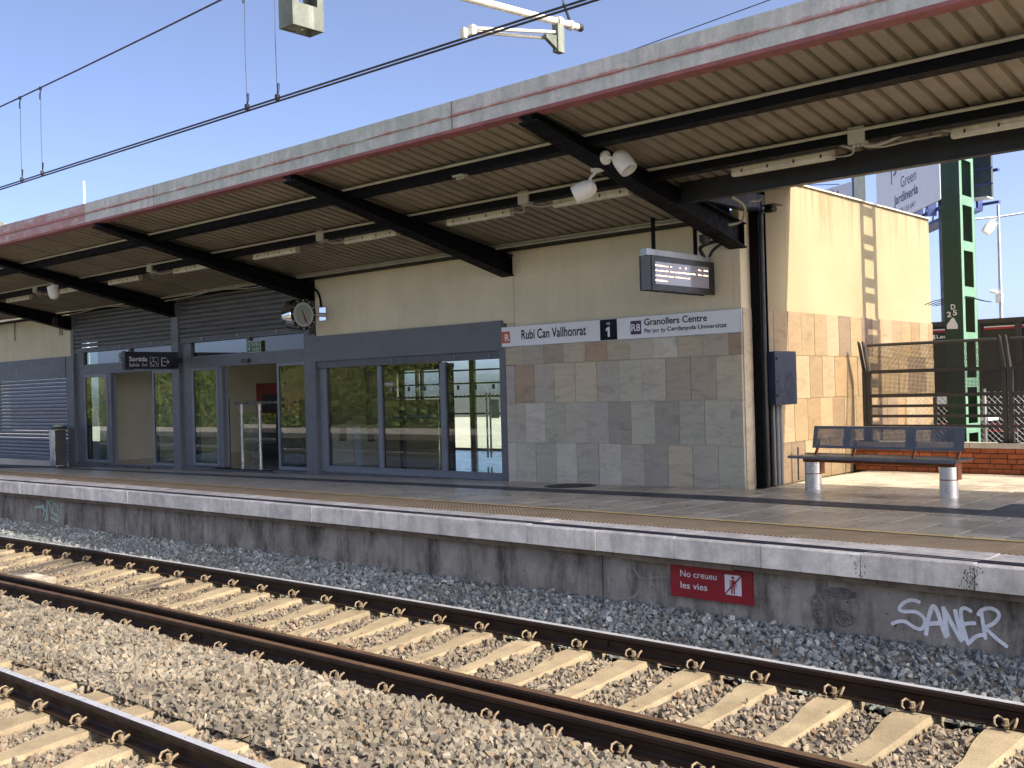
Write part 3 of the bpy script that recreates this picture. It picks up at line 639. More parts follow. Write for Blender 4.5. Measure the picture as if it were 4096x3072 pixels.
for i in range(NB):
    mb = MB(); a, c = LW * i / NB + .004, LW * (i + 1) / NB - .004; h0 = 5.09 + .07 * i / NB; e = rnd.uniform(-.006, .006)
    mb.hexa([sw(a, -.34, h0), sw(a, .035 + e, h0), sw(c, .035 + e, h0 + .008), sw(c, -.34, h0 + .008), sw(a, -.34, h0 + .035), sw(a, .03 + e, h0 + .028), sw(c, .03 + e, h0 + .036), sw(c, -.34, h0 + .043)]); build(mb, 'coping_tile', 'coping', SB)
part('roof_slab', 'opp_wall', SB, (-34, -2.6, 5.652, 13.1, 4.462, 4.62)); part('roof_upstand', 'opp_wall', SB, (-34, -2.6, 5.655, 5.9, 4.621, 4.9))
part('rear_wall', 'cream', SB, (-34, -18.4, 12.85, 13.1, -.5, 4.46), (-18.4, -15.8, 12.85, 13.1, -.5, 1.95), (-18.4, -17.45, 12.85, 13.1, 1.95, 2.75), (-18.4, -15.8, 12.85, 13.1, 2.75, 3.6), (-6.6, -2.6, 12.85, 13.1, -.5, 4.46), (-20.9, -6.6, 12.85, 13.1, 3.6, 4.46))
part('hall_wall', 'int_cream', SB, (-21.15, -20.95, 5.95, 12.85, .4, 4.25)); part('hall_wall', 'int_cream', SB, (-6.5, -6.4, 5.95, 12.85, .4, 4.25))
part('hall_floor', 'hall_floor', SB, (-21, -6.4, 5.72, 12.9, .3, .60)); part('hall_ceiling', 'int_cream', SB, (-21, -6.4, 5.95, 12.85, 4.25, 4.40))
# stone slabs of the front
def slab_mesh(w_, h_, m_):
    me = MB().add([], []).extr([(-w_ / 2 + .003, -h_ / 2 + .003), (w_ / 2 - .003, -h_ / 2 + .003), (w_ / 2 - .003, h_ / 2 - .003), (-w_ / 2 + .003, h_ / 2 - .003)], lambda u, v, k: (u, k, v), -.012, .02).mesh('stone_slab'); me.materials.append(MT[m_]); return me
CO = [(2.545, 3.17), (1.925, 2.545), (1.29, 1.925), (.60, 1.29)]
J1 = [-6.61, -6.204, -5.78, -5.363, -4.938, -4.516, -4.1, -3.67, -3.253, -2.83, -2.41, -2.215]; J2 = [-6.61, -6.418, -5.994, -5.573, -5.151, -4.727, -4.304, -3.889, -3.467, -3.045, -2.62, -2.215]
cache = {}
for ci, (z0, z1) in enumerate(CO):
    J = J1 if ci % 2 == 0 else J2
    for a, c in zip(J, J[1:]):
        zb = max(z0, .60) if ci < 3 else zw((a + c) / 2) - .03
        k = (round(c - a, 2), round(z1 - zb, 2), 'stone')
        if k not in cache: cache[k] = slab_mesh(k[0], k[1], 'stone')
        o = piece(cache[k], 'stone_slab', SB, ((a + c) / 2, FY - .012 + rnd.uniform(-.006, .004), (z1 + zb) / 2)); q_ = PAL[('tgrtbtgltrb', 'pbgttgegrrt', 'glegpdedeeg', 'llelglgdtge')[ci][J.index(a)]]; k_ = rnd.uniform(.9, 1.1); o.color = (q_[0] * k_, q_[1] * k_, q_[2] * k_, 1)
CO2 = [(2.54, 3.19), (1.90, 2.54), (1.27, 1.90), (.68, 1.27)]
zr = math.atan2(ud.y, ud.x)
for ci, (z0, z1) in enumerate(CO2):
    s_ = -.47 if ci % 2 else -.70
    sh = [.47, .22, .33, .45][ci]; s_ = -sh
    while s_ < LW:
        a, c = max(s_, -.44 if False else 0.0), min(s_ + .452, LW); 
        if c - a > .05:
            k = (round(c - a, 2), round(z1 - z0, 2), 'stone_sunlit')
            if k not in cache: cache[k] = slab_mesh(*k)
            q = sw((a + c) / 2, .012 + rnd.uniform(-.002, .003), (z0 + z1) / 2); o = piece(cache[k], 'stone_slab', SB, q, (0, 0, zr + 0)); q_ = rnd.choice(PAL_SUNLIT); k_ = rnd.uniform(.9, 1.1); o.color = (q_[0] * k_, q_[1] * k_, q_[2] * k_, 1)
        s_ += .452
mb_ = slab_mesh(.40, .62, 'stone')
for z0, z1 in CO2:      # narrow return beside the front corner
    k = (.24, round(z1 - z0, 2), 'stone'); cache.setdefault(k, slab_mesh(*k)); o = piece(cache[k], 'stone_slab', SB, (-2.205, 5.775, (z0 + z1) / 2), (0, 0, math.pi / 2)); o.color = PAL['t'] + (1,)
# grey steel pilasters and lintel panels
def pil(x0, x1, z1, y0=FY - .04): return part('pilaster', 'steel_grey', SB, (x0, x1, y0, FY + .2, zw((x0 + x1) / 2) - .05, z1))
pil(-22.21, -21.80, 3.33); part('pilaster', 'steel_grey', SB, (-21.97, -21.80, FY - .02, FY + .2, 3.332, 4.46)); pil(-16.98, -16.68, 4.46); pil(-12.01, -11.66, 3.335)
part('pilaster', 'steel_grey', SB, (-12.01, -11.86, FY - .02, FY + .2, 3.337, 4.46)); pil(-6.745, -6.612, 3.24, FY - .03)
part('lintel_panel', 'steel_grey', SB, (-34, -22.24, FY - .05, FY + .1, 2.77, 3.326)); part('lintel_panel', 'steel_grey', SB, (-11.655, -6.66, FY - .05, FY + .028, 2.80, 3.29))
# roller shutters
def slats(parent, x0, x1, z0, z1, m_, y, pitch=.1):
    L = x1 - x0; n = int(round((z1 - z0) / pitch)); pz = (z1 - z0) / n
    P = [(-.004, -pz / 2 + .002), (-.018, -pz * .30), (-.024, 0), (-.018, pz * .30), (-.004, pz / 2 - .006), (.004, pz / 2 - .006), (.004, -pz / 2 + .002)]
    me = MB().extr(P, lambda u, v, k: (k, u, v), -L / 2, L / 2).mesh('slat'); me.materials.append(MT[m_])
    for i in range(n): piece(me, 'slat', parent, ((x0 + x1) / 2, y, z0 + pz * (i + .5)))
def shutter(x0, x1, z0, z1, m_, y=FY + .01):
    mb = MB(); mb.box(x0, x1, y - .012, y + .02, z0, z0 + .09); o = build(mb, 'roller_shutter', m_, SB)
    part('bottom_bar', 'steel_grey', o, (x0, x1, y - .02, y + .02, z0 - .025, z0 - .002)); slats(o, x0 + .02, x1 - .02, z0 + .10, z1, m_, y)
    for q in (.2, .5, .8): X = x0 + (x1 - x0) * q; part('lock_plate', 'frame_grey', o, (X - .05, X + .05, y - .024, y - .013, z0 + .015, z0 + .075))
    return o
shutter(-34, -22.24, .60, 2.765, 'shutter_grey'); shutter(-21.80, -16.985, 3.42, 4.46, 'shutter_brown'); shutter(-16.68, -12.02, 3.42, 4.46, 'shutter_brown')
o = part('roller_shutter', 'shutter_brown', SB, (-11.655, -6.745, FY - .01, FY + .025, 2.665, 2.795))
for q in (.08, .45, .5, .78, .95): X = -11.655 + 4.91 * q; part('lock_plate', 'frame_grey', o, (X - .012, X + .012, FY - .018, FY - .011, 2.68, 2.77))
# glazed door bays
def glaze(parent, m_, x0, x1, z0, z1, y): return build(MB().quad((x0, y, z0), (x1, y, z0), (x1, y, z1), (x0, y, z1)), 'glass_pane', m_, parent)
def framed(name, x0, x1, z0, z1, y, s_=.06, b_=.07, tp=.06, m_='frame_grey', gm='glass'):
    o = part(name, m_, SB, (x0, x0 + s_, y, y + .05, z0, z1), (x1 - s_, x1, y, y + .05, z0, z1), (x0 + s_, x1 - s_, y, y + .05, z0, z0 + b_), (x0 + s_, x1 - s_, y, y + .05, z1 - tp, z1))
    glaze(o, gm, x0 + s_, x1 - s_, z0 + b_, z1 - tp, y + .02); return o
def door_bay(x0, x1, xl, xr, mu, zs, zsill):
    """frame, transom lights, header, two fixed lights, two parked sliding leaves"""
    y = FY + .04
    part('door_frame', 'steel_grey', SB, (x0, x0 + .40, y, y + .14, zsill, 3.42), (x0 + .40, x1, y - .02, y + .14, 2.82, 3.06), (x0 + .40, x1, y, y + .14, 3.40, 3.44), (mu - .05, mu + .05, y, y + .10, 3.06, 3.40))
    o = part('transom_window', 'frame_grey', SB, (x0 + .40, mu - .05, y + .03, y + .07, 3.061, 3.085), (mu + .05, x1, y + .03, y + .07, 3.061, 3.085))
    glaze(o, 'glass_shut', x0 + .40, mu - .05, 3.085, 3.40, y + .05); glaze(o, 'glass_dark', mu + .05, x1, 3.085, 3.40, y + .05)
    framed('fixed_light', x0 + .40, xl - .20, zsill + .01, 2.82, y, gm='glass_dark'); framed('fixed_light', xr, x1, zsill + .01, 2.82, y, gm='glass_dark')
    part('door_frame', 'steel_grey', SB, (xl - .195, xl - .03, y + .01, y + .13, zsill, 2.82))
    framed('sliding_door', x0 + .46, xl + .005, zsill + .01, 2.81, y + .09, .05, .08, gm='glass_clear'); framed('sliding_door', xr - .03, x1 - .1, zsill + .01, 2.81, y + .09, .05, .08, gm='glass_clear')
    part('door_sensor', 'bin_dark', SB, ((xl + xr) / 2 - .17, (xl + xr) / 2 + .10, y - .07, y - .022, 2.87, 2.95))
    part('door_sill', 'granite', SB, (x0, xl - .35, FY - .03, y + .14, zsill - .14, zsill), (xr - .1, x1, FY - .03, y + .14, zsill - .14, zsill)); part('door_ramp', 'guide', SB, (xl - .35, xr - .1, FY - .10, y + .16, zsill - .16, zsill - .03))
door_bay(-21.80, -16.985, -19.99, -18.0, -19.05, 0, .585); door_bay(-16.68, -12.02, -15.04, -13.05, -14.05, 0, .63)
# wide window
WYW = FY + .05
part('window_frame', 'frame_grey', SB, (-11.655, -11.45, WYW, WYW + .12, .65, 2.66), (-9.925, -9.82, WYW, WYW + .08, .75, 2.66), (-8.255, -8.13, WYW, WYW + .08, .75, 2.66), (-11.45, -6.75, WYW - .01, WYW + .10, .645, .74))
for a, c, gm in ((-11.45, -9.925, 'glass'), (-9.82, -8.255, 'glass_dark'), (-8.13, -6.745, 'glass')): o = part('window', 'frame_grey', SB, (a, c, WYW + .02, WYW + .06, .741, .765)); glaze(o, gm, a, c, .765, 2.66, WYW + .04)
part('window_sill', 'granite', SB, (-11.655, -6.75, FY - .03, WYW + .1, .52, .643))
# lettering stuck on the glass
for a in (-9.78, -9.2, -8.65): text('renfe', 'window_lettering', 'pict_white', SB, (a, WYW + .034, 2.28), (1, 0, 0), (0, 0, 1), .26, .085, shear=.2); text('Rodalies', 'window_lettering', 'pict_white', SB, (a + .17, WYW + .034, 2.19), (1, 0, 0), (0, 0, 1), .22, .055, shear=.2)
mb = MB()
for i in range(30): mb.box(-9.7 + i * .095, -9.67 + i * .095, WYW + .033, WYW + .036, 2.04, 2.075)
for i in range(7): mb.box(-9.55 + i * .42, -9.49 + i * .42, WYW + .033, WYW + .036, 2.17, 2.25)
build(mb, 'window_dots', 'cap_black', SB)
# rear entrance glazing, widened to the right out of view to brighten the hall
mb = MB()
for X in (-16.7, -16.5, -15.75, -14.6, -14.5, -13.1, -11.7, -10.2, -8.5, -6.7): mb.box(X - .04, X + .04, 12.9, 12.98, .6, 3.6)
for z in (.62, 1.55, 2.0, 2.35, 2.70, 3.56): mb.box(-18.4, -6.6, 12.92, 12.97, z - .022, z + .022)
build(mb, 'rear_glazing_bars', 'dark_steel', SB)
glaze(SB, 'glass_clear', -18.4, -6.6, .6, 3.6, 12.94)
g = MB(); g.box(-60, -7, 13.2, 40.0, -.7, .55); tag(build(g, 'forecourt', 'pale_ground'), 'pale paved forecourt behind the station', 'forecourt', kind='structure')

# things inside the hall, seen through the doors and the window
tm = empty('ticket_machine', (-17.55, 8.75, .6), label='red ticket machine on a steel base seen through the open right-hand doorway', cat='ticket machine')
part('housing', 'red_machine', tm, (-18.05, -17.0, 8.6, 9.15, 1.62, 2.48)); part('screen_recess', 'bin_dark', tm, (-17.75, -17.05, 8.58, 8.6, 1.75, 2.2)); part('base', 'bin_dark', tm, (-17.80, -16.9, 8.5, 9.15, .60, 1.6)); part('side_panel', 'inox', tm, (-18.25, -17.81, 8.5, 9.1, .60, 1.58))
hb = empty('barrier_rail', (-17.0, 7.5, .6), label='steel barrier rail on two posts inside the right-hand doorway', cat='barrier')
mb = MB(); mb.cyl((-17.3, 7.5, 2.0), (-15.4, 7.5, 2.0), .035, n=10); build(mb, 'handrail', 'inox', hb)
for X in (-17.08, -16.33, -15.5): mb = MB(); mb.cyl((X, 7.5, .6), (X, 7.5, 1.98), .045, n=10); build(mb, 'post', 'inox', hb)
build(MB().quad((-17.05, 7.5, .85), (-15.55, 7.5, .85), (-15.55, 7.5, 1.75), (-17.05, 7.5, 1.75)), 'infill_panel', 'glass_dark', hb)
part('validator', 'bin_dark', hb, (-17.92, -17.72, 7.4, 7.6, .60, 2.12))
for k, X in enumerate((-13.95, -12.97)):
    gp = empty('gate_pillar', (X, 8.0, .6), label=['pale ticket gate pillar behind the left window pane, nearer the door', 'pale ticket gate pillar behind the left window pane, nearer the mullion'][k], cat='ticket gate', group='ticket gates in the hall')
    part('body', 'white_plastic', gp, (X - .11, X + .11, 7.7, 8.3, .60, 1.45)); part('slot', 'bin_dark', gp, (X + .111, X + .113, 7.9, 8.1, 1.1, 1.4))
gf = empty('gate_frame', (-12.6, 8.6, .6), label='dark steel gate frame standing in the hall behind the window', cat='gate')
for X in (-13.7, -12.55, -11.0): part('post', 'dark_steel', gf, (X - .05, X + .05, 8.6, 8.7, .60, 2.65))
part('beam', 'dark_steel', gf, (-13.76, -10.95, 8.58, 8.72, 2.651, 2.75)); mb = MB(); mb.cyl((-13.5, 8.65, 1.62), (-11.05, 8.65, 1.62), .03); build(mb, 'handrail', 'inox', gf)
hd = empty('hall_door', (-10.6, 9.5, .6), label='glass hall door with tall steel pull handles behind the right window pane', cat='door')
mb = MB()
for X in (-10.72, -10.62): mb.cyl((X, 9.45, .7), (X, 9.45, 2.1), .022)
build(mb, 'pull_handle', 'inox', hd); part('notice', 'pict_white', hd, (-10.58, -10.36, 9.44, 9.445, 1.55, 1.95)); [build(MB().quad((a, 9.5, .62), (c, 9.5, .62), (c, 9.5, 2.5), (a, 9.5, 2.5)), 'leaf', 'glass_clear', hd) for a, c in ((-11.3, -10.67), (-10.665, -10.0))]
nb = part('notice', 'sign_cream', None, (-20.945, -20.94, 7.0, 7.25, 2.62, 2.86)); tag(nb, 'small notice on the hall wall at the top of the left doorway', 'notice')

# ============================================================ PLATFORM CANOPY
PC = empty('platform_canopy', (-8, 3.4, .7), label='long cantilevered canopy of brown corrugated sheet on black rafters with worn red and grey fascia', cat='canopy')
SHZ = lambda Y: 5.03 - .18 * (Y - 2.25)
FO = lambda X: .055 * 0 + (-.0016 * (X + 4) ** 2 if X < -4 else 0) * .9
def rib_mesh(L_):
    mb = MB(); pt_ = .19; 
    for i in range(6):
        a = i * pt_; P = [(a, 0), (a + .125, 0), (a + .133, .045), (a + .18, .045), (a + .188, 0), (a + .19, 0)]
        for (x0, h0), (x1, h1) in zip(P, P[1:]): mb.quad((x0, 0, h0), (x0, L_, h0 - .18 * L_), (x1, L_, h1 - .18 * L_), (x1, 0, h1))
        mb.quad((a + .07, 0, -.001), (a + .07, L_, -.001 - .18 * L_), (a + .074, L_, -.001 - .18 * L_), (a + .074, 0, -.001))
    for i in range(1): mb.quad((0, 0, .06), (1.14, 0, .06), (1.14, L_, .06 - .18 * L_), (0, L_, .06 - .18 * L_))
    me = mb.mesh('roof_sheet'); me.materials.append(MT['sheet']); return me
rl, rs_ = rib_mesh(4.28), rib_mesh(2.95)
X = -31.2 + .0
while X < 9:
    short = X + .57 > -2.2
    piece(rs_ if short else rl, 'roof_sheet', PC, (X, 1.37 + (FO(X + .57)), SHZ(1.37))); X += 1.14
# rafters, I section tapering towards the track
for X in (-26.9, -22.0, -16.85, -11.80, -6.53, -2.24, 2.6 + 1.0, 8.6):
    if X == 3.6: continue
    mb = MB(); yo = 1.34 + FO(X); yi = 5.66; tp = lambda Y: 4.923 - .18 * (Y - 2.4); bt = lambda Y: 5.035 - .238 * (Y - 1.3)
    for (z0, z1, hw) in ((lambda Y: bt(Y), lambda Y: bt(Y) + .018, .135), (lambda Y: bt(Y) + .018, lambda Y: tp(Y) - .016, .05), (lambda Y: tp(Y) - .016, lambda Y: tp(Y) + .0, .135)):
        mb.hexa([(X - hw, yo, z0(yo)), (X + hw, yo, z0(yo)), (X + hw, yi, z0(yi)), (X - hw, yi, z0(yi)), (X - hw, yo, z1(yo)), (X + hw, yo, z1(yo)), (X + hw, yi, z1(yi)), (X - hw, yi, z1(yi))])
    mb.box(X - .11, X + .11, yi - .03, yi - .012, bt(yi) + .02, tp(yi) - .02); build(mb, 'rafter', 'black_steel', PC)
for y0, y1, z0, x1 in ((2.19, 2.39, 4.875, 9), (3.42, 3.61, 4.655, 9), (5.30, 5.64, 4.40, -2.25)):
    mb = MB(); z1 = SHZ((y0 + y1) / 2) - .004
    mb.box(-31, x1, y0, y0 + .012, z0, z1); mb.box(-31, x1, y0 + .012, y1, z0, z0 + .012); build(mb, 'purlin', 'black_steel', PC)
part('gutter_beam', 'black_steel', PC, (-31, -2.35, 5.52, 5.645, 4.415, 4.60))
# open end to the right: trimmer beam, column, soffit, rear fascia
part('trimmer_beam', 'dark_steel', PC, (-2.125, 9, 4.10, 4.22, 4.44, 4.70)); part('cross_beam', 'dark_steel', PC, (-2.20, -2.06, 4.221, 6.1, 4.52, 4.76))
mb = MB(); mb.hexa([(-2.2, 4.22, 4.71), (9, 4.22, 4.71), (9, 7.2, 5.13), (-2.2, 7.2, 5.13), (-2.2, 4.22, 4.73), (9, 4.22, 4.73), (9, 7.2, 5.15), (-2.2, 7.2, 5.15)]); build(mb, 'soffit', 'brown_soffit', PC); mb = MB(); mb.hexa([(-2.74, 4.22, 4.72), (-2.202, 4.22, 4.72), (-2.202, 5.9, 4.95), (-2.74, 5.9, 4.95), (-2.74, 4.22, 4.74), (-2.202, 4.22, 4.74), (-2.202, 5.9, 4.97), (-2.74, 5.9, 4.97)]); build(mb, 'soffit', 'brown_soffit', PC)
part('rear_fascia', 'lip_red', PC, (-2.25, 9, 7.2, 7.26, 5.04, 5.40)); part('rear_trim', 'black_steel', PC, (-2.25, 9, 7.12, 7.199, 5.035, 5.12))
part('column', 'black_steel', PC, (-2.205, -2.06, 5.90, 5.915, .69, 4.83), (-2.14, -2.125, 5.915, 6.095, .69, 4.83), (-2.205, -2.06, 6.095, 6.11, .69, 4.83)); part('column_plate', 'black_steel', PC, (-2.22, -2.03, 5.87, 6.14, .70, .715))
mb = MB(); mb.cyl((-2.09, 6.01, .70), (-2.09, 6.01, 4.7), .045, n=12); build(mb, 'downpipe', 'dark_steel', PC, smooth=True)
# fascia, folded sheet in lengths
FJ = [(-31, -20.5, 'fascia_faded'), (-20.5, -14.6, 'fascia_faded'), (-14.6, -12.07, 'fascia_faded'), (-12.07, -9.9, 'fascia_worn'), (-9.9, -3.36, 'fascia'), (-3.36, 3.1, 'fascia_worn'), (3.1, 9, 'fascia_worn')]
for a, c, m_ in FJ:
    mb = MB(); n = max(2, int((c - a) / 1.0)); xs = [a + .002 + (c - a - .004) * i / n for i in range(n + 1)]
    P = [(1.33, 5.115), (1.30, 5.15), (1.302, 5.285), (1.283, 5.297), (1.302, 5.309), (1.30, 5.47), (1.42, 5.485)]
    for p, q in zip(xs, xs[1:]):
        for (y0, z0), (y1, z1) in zip(P[1:], P[2:]): mb.quad((p, y0 + FO(p), z0), (q, y0 + FO(q), z0), (q, y1 + FO(q), z1), (p, y1 + FO(p), z1))
    o = build(mb, 'fascia_panel', m_, PC); mb = MB()
    for p, q in zip(xs, xs[1:]):
        mb.quad((p, 1.299 + FO(p), 5.149), (p, 1.302 + FO(p), 5.112), (q, 1.302 + FO(q), 5.112), (q, 1.299 + FO(q), 5.149)); mb.quad((p, 1.302 + FO(p), 5.112), (p, 1.44 + FO(p), 5.10), (q, 1.44 + FO(q), 5.10), (q, 1.302 + FO(q), 5.112)); mb.quad((p, 1.44 + FO(p), 5.10), (p, 1.44 + FO(p), 5.2), (q, 1.44 + FO(q), 5.2), (q, 1.44 + FO(q), 5.10))
    build(mb, 'fascia_lip', 'lip_red', o)
    mb = MB(); [mb.quad((c - .007, y0 + FO(c) - .003, z0), (c + .007, y0 + FO(c) - .003, z0), (c + .007, y1 + FO(c) - .003, z1), (c - .007, y1 + FO(c) - .003, z1)) for (y0, z0), (y1, z1) in zip(P[1:5], P[2:6])]; build(mb, 'joint_strip', 'lip_red', o)
# conduits clipped along the purlins
for y, z, x1 in ((2.15, 4.985, 9), (2.42, 4.92, 9), (3.38, 4.76, 9), (3.64, 4.69, 9), (5.27, 4.46, -2.4), (5.24, 4.415, -2.5)):
    mb = MB(); mb.cyl((-30, y, z), (x1, y, z), .019, n=8); build(mb, 'conduit', 'conduit', PC, smooth=True)
def cable(pts, r=.012, m_='conduit', parent=PC, nm='cable'):
    P = [Vector(p) for p in pts]; out = []
    for i in range(len(P) - 1):
        p0, p1, p2, p3 = P[max(i - 1, 0)], P[i], P[i + 1], P[min(i + 2, len(P) - 1)]
        for k in range(5): s_ = k / 5; out.append(.5 * (2 * p1 + (p2 - p0) * s_ + (2 * p0 - 5 * p1 + 4 * p2 - p3) * s_ ** 2 + (3 * p1 - p0 - 3 * p2 + p3) * s_ ** 3))
    mb = MB(); mb.tube(out + [P[-1]], r, 6); return build(mb, nm, m_, parent, smooth=True)
for x0, x1 in ((-16.5, -12.2), (-21.5, -17.2)): cable([(x0, 5.2, 4.33), (x0 + 1, 5.25, 4.36), (x0 + 2, 5.25, 4.42), (x0 + 3.2, 5.28, 4.36), (x1, 5.3, 4.40)], .012)
cable([(-11.78, 5.3, 4.36), (-11.62, 5.6, 4.22), (-11.5, 5.63, 4.08), (-11.45, 5.63, 3.86)], .022, 'black_steel')
for X in (-22.55, -22.42, -25.3): cable([(X, 5.63, 4.42), (X + .01, 5.62, 4.1), (X, 5.63, 3.9)], .012, 'cap_black')

# fluorescent battens
LX = [(-21.31, -19.9, 'fluorescent batten nearest the left edge of the photo under the canopy'), (-18.82, -17.6, 'fluorescent batten just right of the small white lamp housing'), (-16.16, -14.9, 'fluorescent batten above the grey shutter left of the clock bay'), (-13.6, -12.3, 'fluorescent batten left of the rafter that ends at the clock'),
      (-10.9, -9.6, 'fluorescent batten right of the rafter that ends at the clock'), (-8.35, -7.05, 'fluorescent batten above the cream wall over the wide window'), (-5.95, -4.68, 'fluorescent batten above the left half of the station name sign'), (-3.9, -2.65, 'fluorescent batten just below the hanging white spotlight'), (-1.15, .09, 'fluorescent batten above the corner column, under the open canopy end'), (1.38, 2.65, 'fluorescent batten at the right edge of the photo')]
def batten():
    o = empty('fluorescent_light', (0, 0, 0)); mb = MB(); mb.extr([(-.045, .02), (.045, .02), (.05, .045), (.035, .085), (-.035, .085), (-.05, .045)], lambda u, v, k: (k, u, v), -.62, .62); build(mb, 'housing', 'lamp_body', o)
    mb = MB(); mb.extr([(-.05, .0), (-.036, -.035), (.036, -.035), (.05, 0), (.05, .018), (-.05, .018)], lambda u, v, k: (k, u, v), -.63, .63); build(mb, 'diffuser', 'lamp_body', o)
    for i in range(4): part('clip', 'cap_black', o, (-.5 + i * .33, -.48 + i * .33, -.054, .054, -.005, .03))
    for s_ in (-.4, .4): part('hanger', 'dark_steel', o, (s_ - .008, s_ + .008, -.008, .008, .085, .13))
    return o
bt0 = batten()
for i, (a, c, lb) in enumerate(LX):
    o = bt0 if i == 0 else copy_tree(bt0); o.location = ((a + c) / 2, 3.75, 4.615); tag(o, lb, 'light fitting', 'fluorescent lights under the canopy')
def jbox():
    o = empty('junction_box', (0, 0, 0)); mb = MB(); mb.cbox(-.09, .09, -.06, .06, -.09, .09, .012); build(mb, 'box', 'conduit', o)
    for s_ in (-.045, 0, .045): mb = MB(); mb.cyl((s_, 0, -.12), (s_, 0, -.09), .018, n=8); build(mb, 'gland', 'conduit', o)
    return o
jb0 = jbox()
for i, (X, Y, z, lb) in enumerate(((-4.2, 2.26, 4.94, 'junction box on the purlin nearest the fascia'), (-4.16, 3.45, 4.72, 'junction box between the two fittings above the name sign'), (-8.56, 3.45, 4.72, 'junction box between the two fittings above the wide window'), (-13.92, 3.45, 4.72, 'junction box between the fittings above the doorways'), (-18.97, 3.45, 4.72, 'junction box beside the small white lamp housing'), (.52, 3.45, 4.72, 'larger junction box with looping cables at the right end of the canopy'))):
    o = jb0 if i == 0 else copy_tree(jb0); o.location = (X, Y, z); tag(o, lb, 'junction box', 'junction boxes under the canopy')
    if Y > 3: cable([(X - .05, Y, z - .1), (X - .12, Y + .1, z - .16), (X - .35, Y + .25, z - .13), (X - .55, Y + .3, z - .08)], .010); cable([(X + .05, Y, z - .1), (X + .2, Y + .1, z - .14), (X + .45, Y + .22, z - .10), (X + .75, Y + .3, z - .08)], .010)
cable([(-.05, 3.75, 4.66), (-.02, 3.7, 4.72), (.1, 3.6, 4.71), (.3, 3.5, 4.66), (.45, 3.46, 4.6)], .016); cable([(.58, 3.46, 4.6), (.75, 3.5, 4.6), (1.1, 3.65, 4.72), (1.38, 3.75, 4.66)], .016)

# spotlights
def lathe(mb, prof, O, ax, n=20):
    O = Vector(O); ax = Vector(ax).normalized(); a = ax.orthogonal().normalized(); c = ax.cross(a); vs = []
    for r_, h_ in prof:
        for k in range(n): th = 2 * math.pi * k / n; vs.append(O + ax * h_ + (a * math.cos(th) + c * math.sin(th)) * r_)
    f = [(i * n + k, i * n + (k + 1) % n, (i + 1) * n + (k + 1) % n, (i + 1) * n + k) for i in range(len(prof) - 1) for k in range(n)]
    return mb.add(vs, f)
def spot(base, bdir, body, axis, label):
    o = empty('spotlight', base, label=label, cat='spotlight', group='white spotlights on the rafters'); base, body = Vector(base), Vector(body); ax = Vector(axis).normalized()
    mb = MB(); lathe(mb, [(0, 0), (.075, 0), (.08, .01), (.08, .05), (.0, .055)], base, bdir); build(mb, 'mounting_disc', 'white_plastic', o, smooth=True)
    mb = MB(); mb.tube([base + Vector(bdir).normalized() * .04, (base + body) / 2 + Vector((0, 0, .02)), body], .018, 8); build(mb, 'arm', 'white_plastic', o, smooth=True)
    mb = MB(); lathe(mb, [(.0, -.14), (.05, -.135), (.09, -.10), (.108, -.04), (.112, .06), (.105, .14), (.098, .142), (.100, .10), (.09, .07)], body, ax); build(mb, 'shade', 'white_plastic', o, smooth=True)
    mb = MB(); lathe(mb, [(.095, .07), (.0, .05)], body, ax); build(mb, 'reflector', 'inox', o, smooth=True)
    return o
spot((-2.36, 2.70, 4.74), (0, 0, -1), (-2.42, 2.53, 4.46), (-.75, -.45, -.35), 'white spotlight hanging below the rafter on a short rod')
spot((-2.11, 2.50, 4.78), (1, 0, 0), (-1.93, 2.62, 4.73), (.55, .05, -.75), 'white spotlight with open mouth on the side of the rafter')
spot((-16.9, 2.9, 4.60), (0, 0, -1), (-16.95, 2.9, 4.44), (-.2, -.1, .95), 'small white lamp housing under the far left rafter')
# surveillance camera, dome
cc = empty('surveillance_camera', (-2.14, 6.13, 4.55), label='small grey surveillance camera on the wall beside the black column', cat='camera')
part('bracket', 'conduit', cc, (-2.20, -2.17, 6.12, 6.20, 4.46, 4.62)); mb = MB(); mb.tube([(-2.17, 6.16, 4.53), (-2.08, 6.08, 4.53), (-1.98, 6.02, 4.53)], .02, 8); build(mb, 'arm', 'conduit', cc)
mb = MB(); mb.cyl((-2.0, 6.04, 4.54), (-1.80, 5.88, 4.51), .042, n=14); build(mb, 'barrel', 'dark_steel', cc, smooth=True); mb = MB(); mb.cyl((-1.80, 5.88, 4.51), (-1.797, 5.877, 4.51), .030, n=14); build(mb, 'lens', 'chrome', cc)
part('sunshield', 'dark_steel', cc, (-2.0, -1.76, 5.84, 6.06, 4.575, 4.583))
cable([(-2.10, 5.6, 4.62), (-2.05, 5.9, 4.66), (-2.1, 6.1, 4.72), (-2.17, 6.17, 4.66), (-2.18, 6.17, 4.55)], .018); cable([(-1.7, 4.6, 4.52), (-1.75, 5.0, 4.45), (-1.9, 5.2, 4.3), (-2.05, 5.1, 4.25)], .018)
dm = empty('dome_camera', (-2.42, 5.1, 4.1), label='dark dome camera tucked under the rafter above the display', cat='camera'); mb = MB(); lathe(mb, [(.07, .06), (.075, 0), (.06, -.05), (.0, -.08)], (-2.42, 5.1, 4.10), (0, 0, 1)); build(mb, 'dome', 'dark_steel', dm, smooth=True)

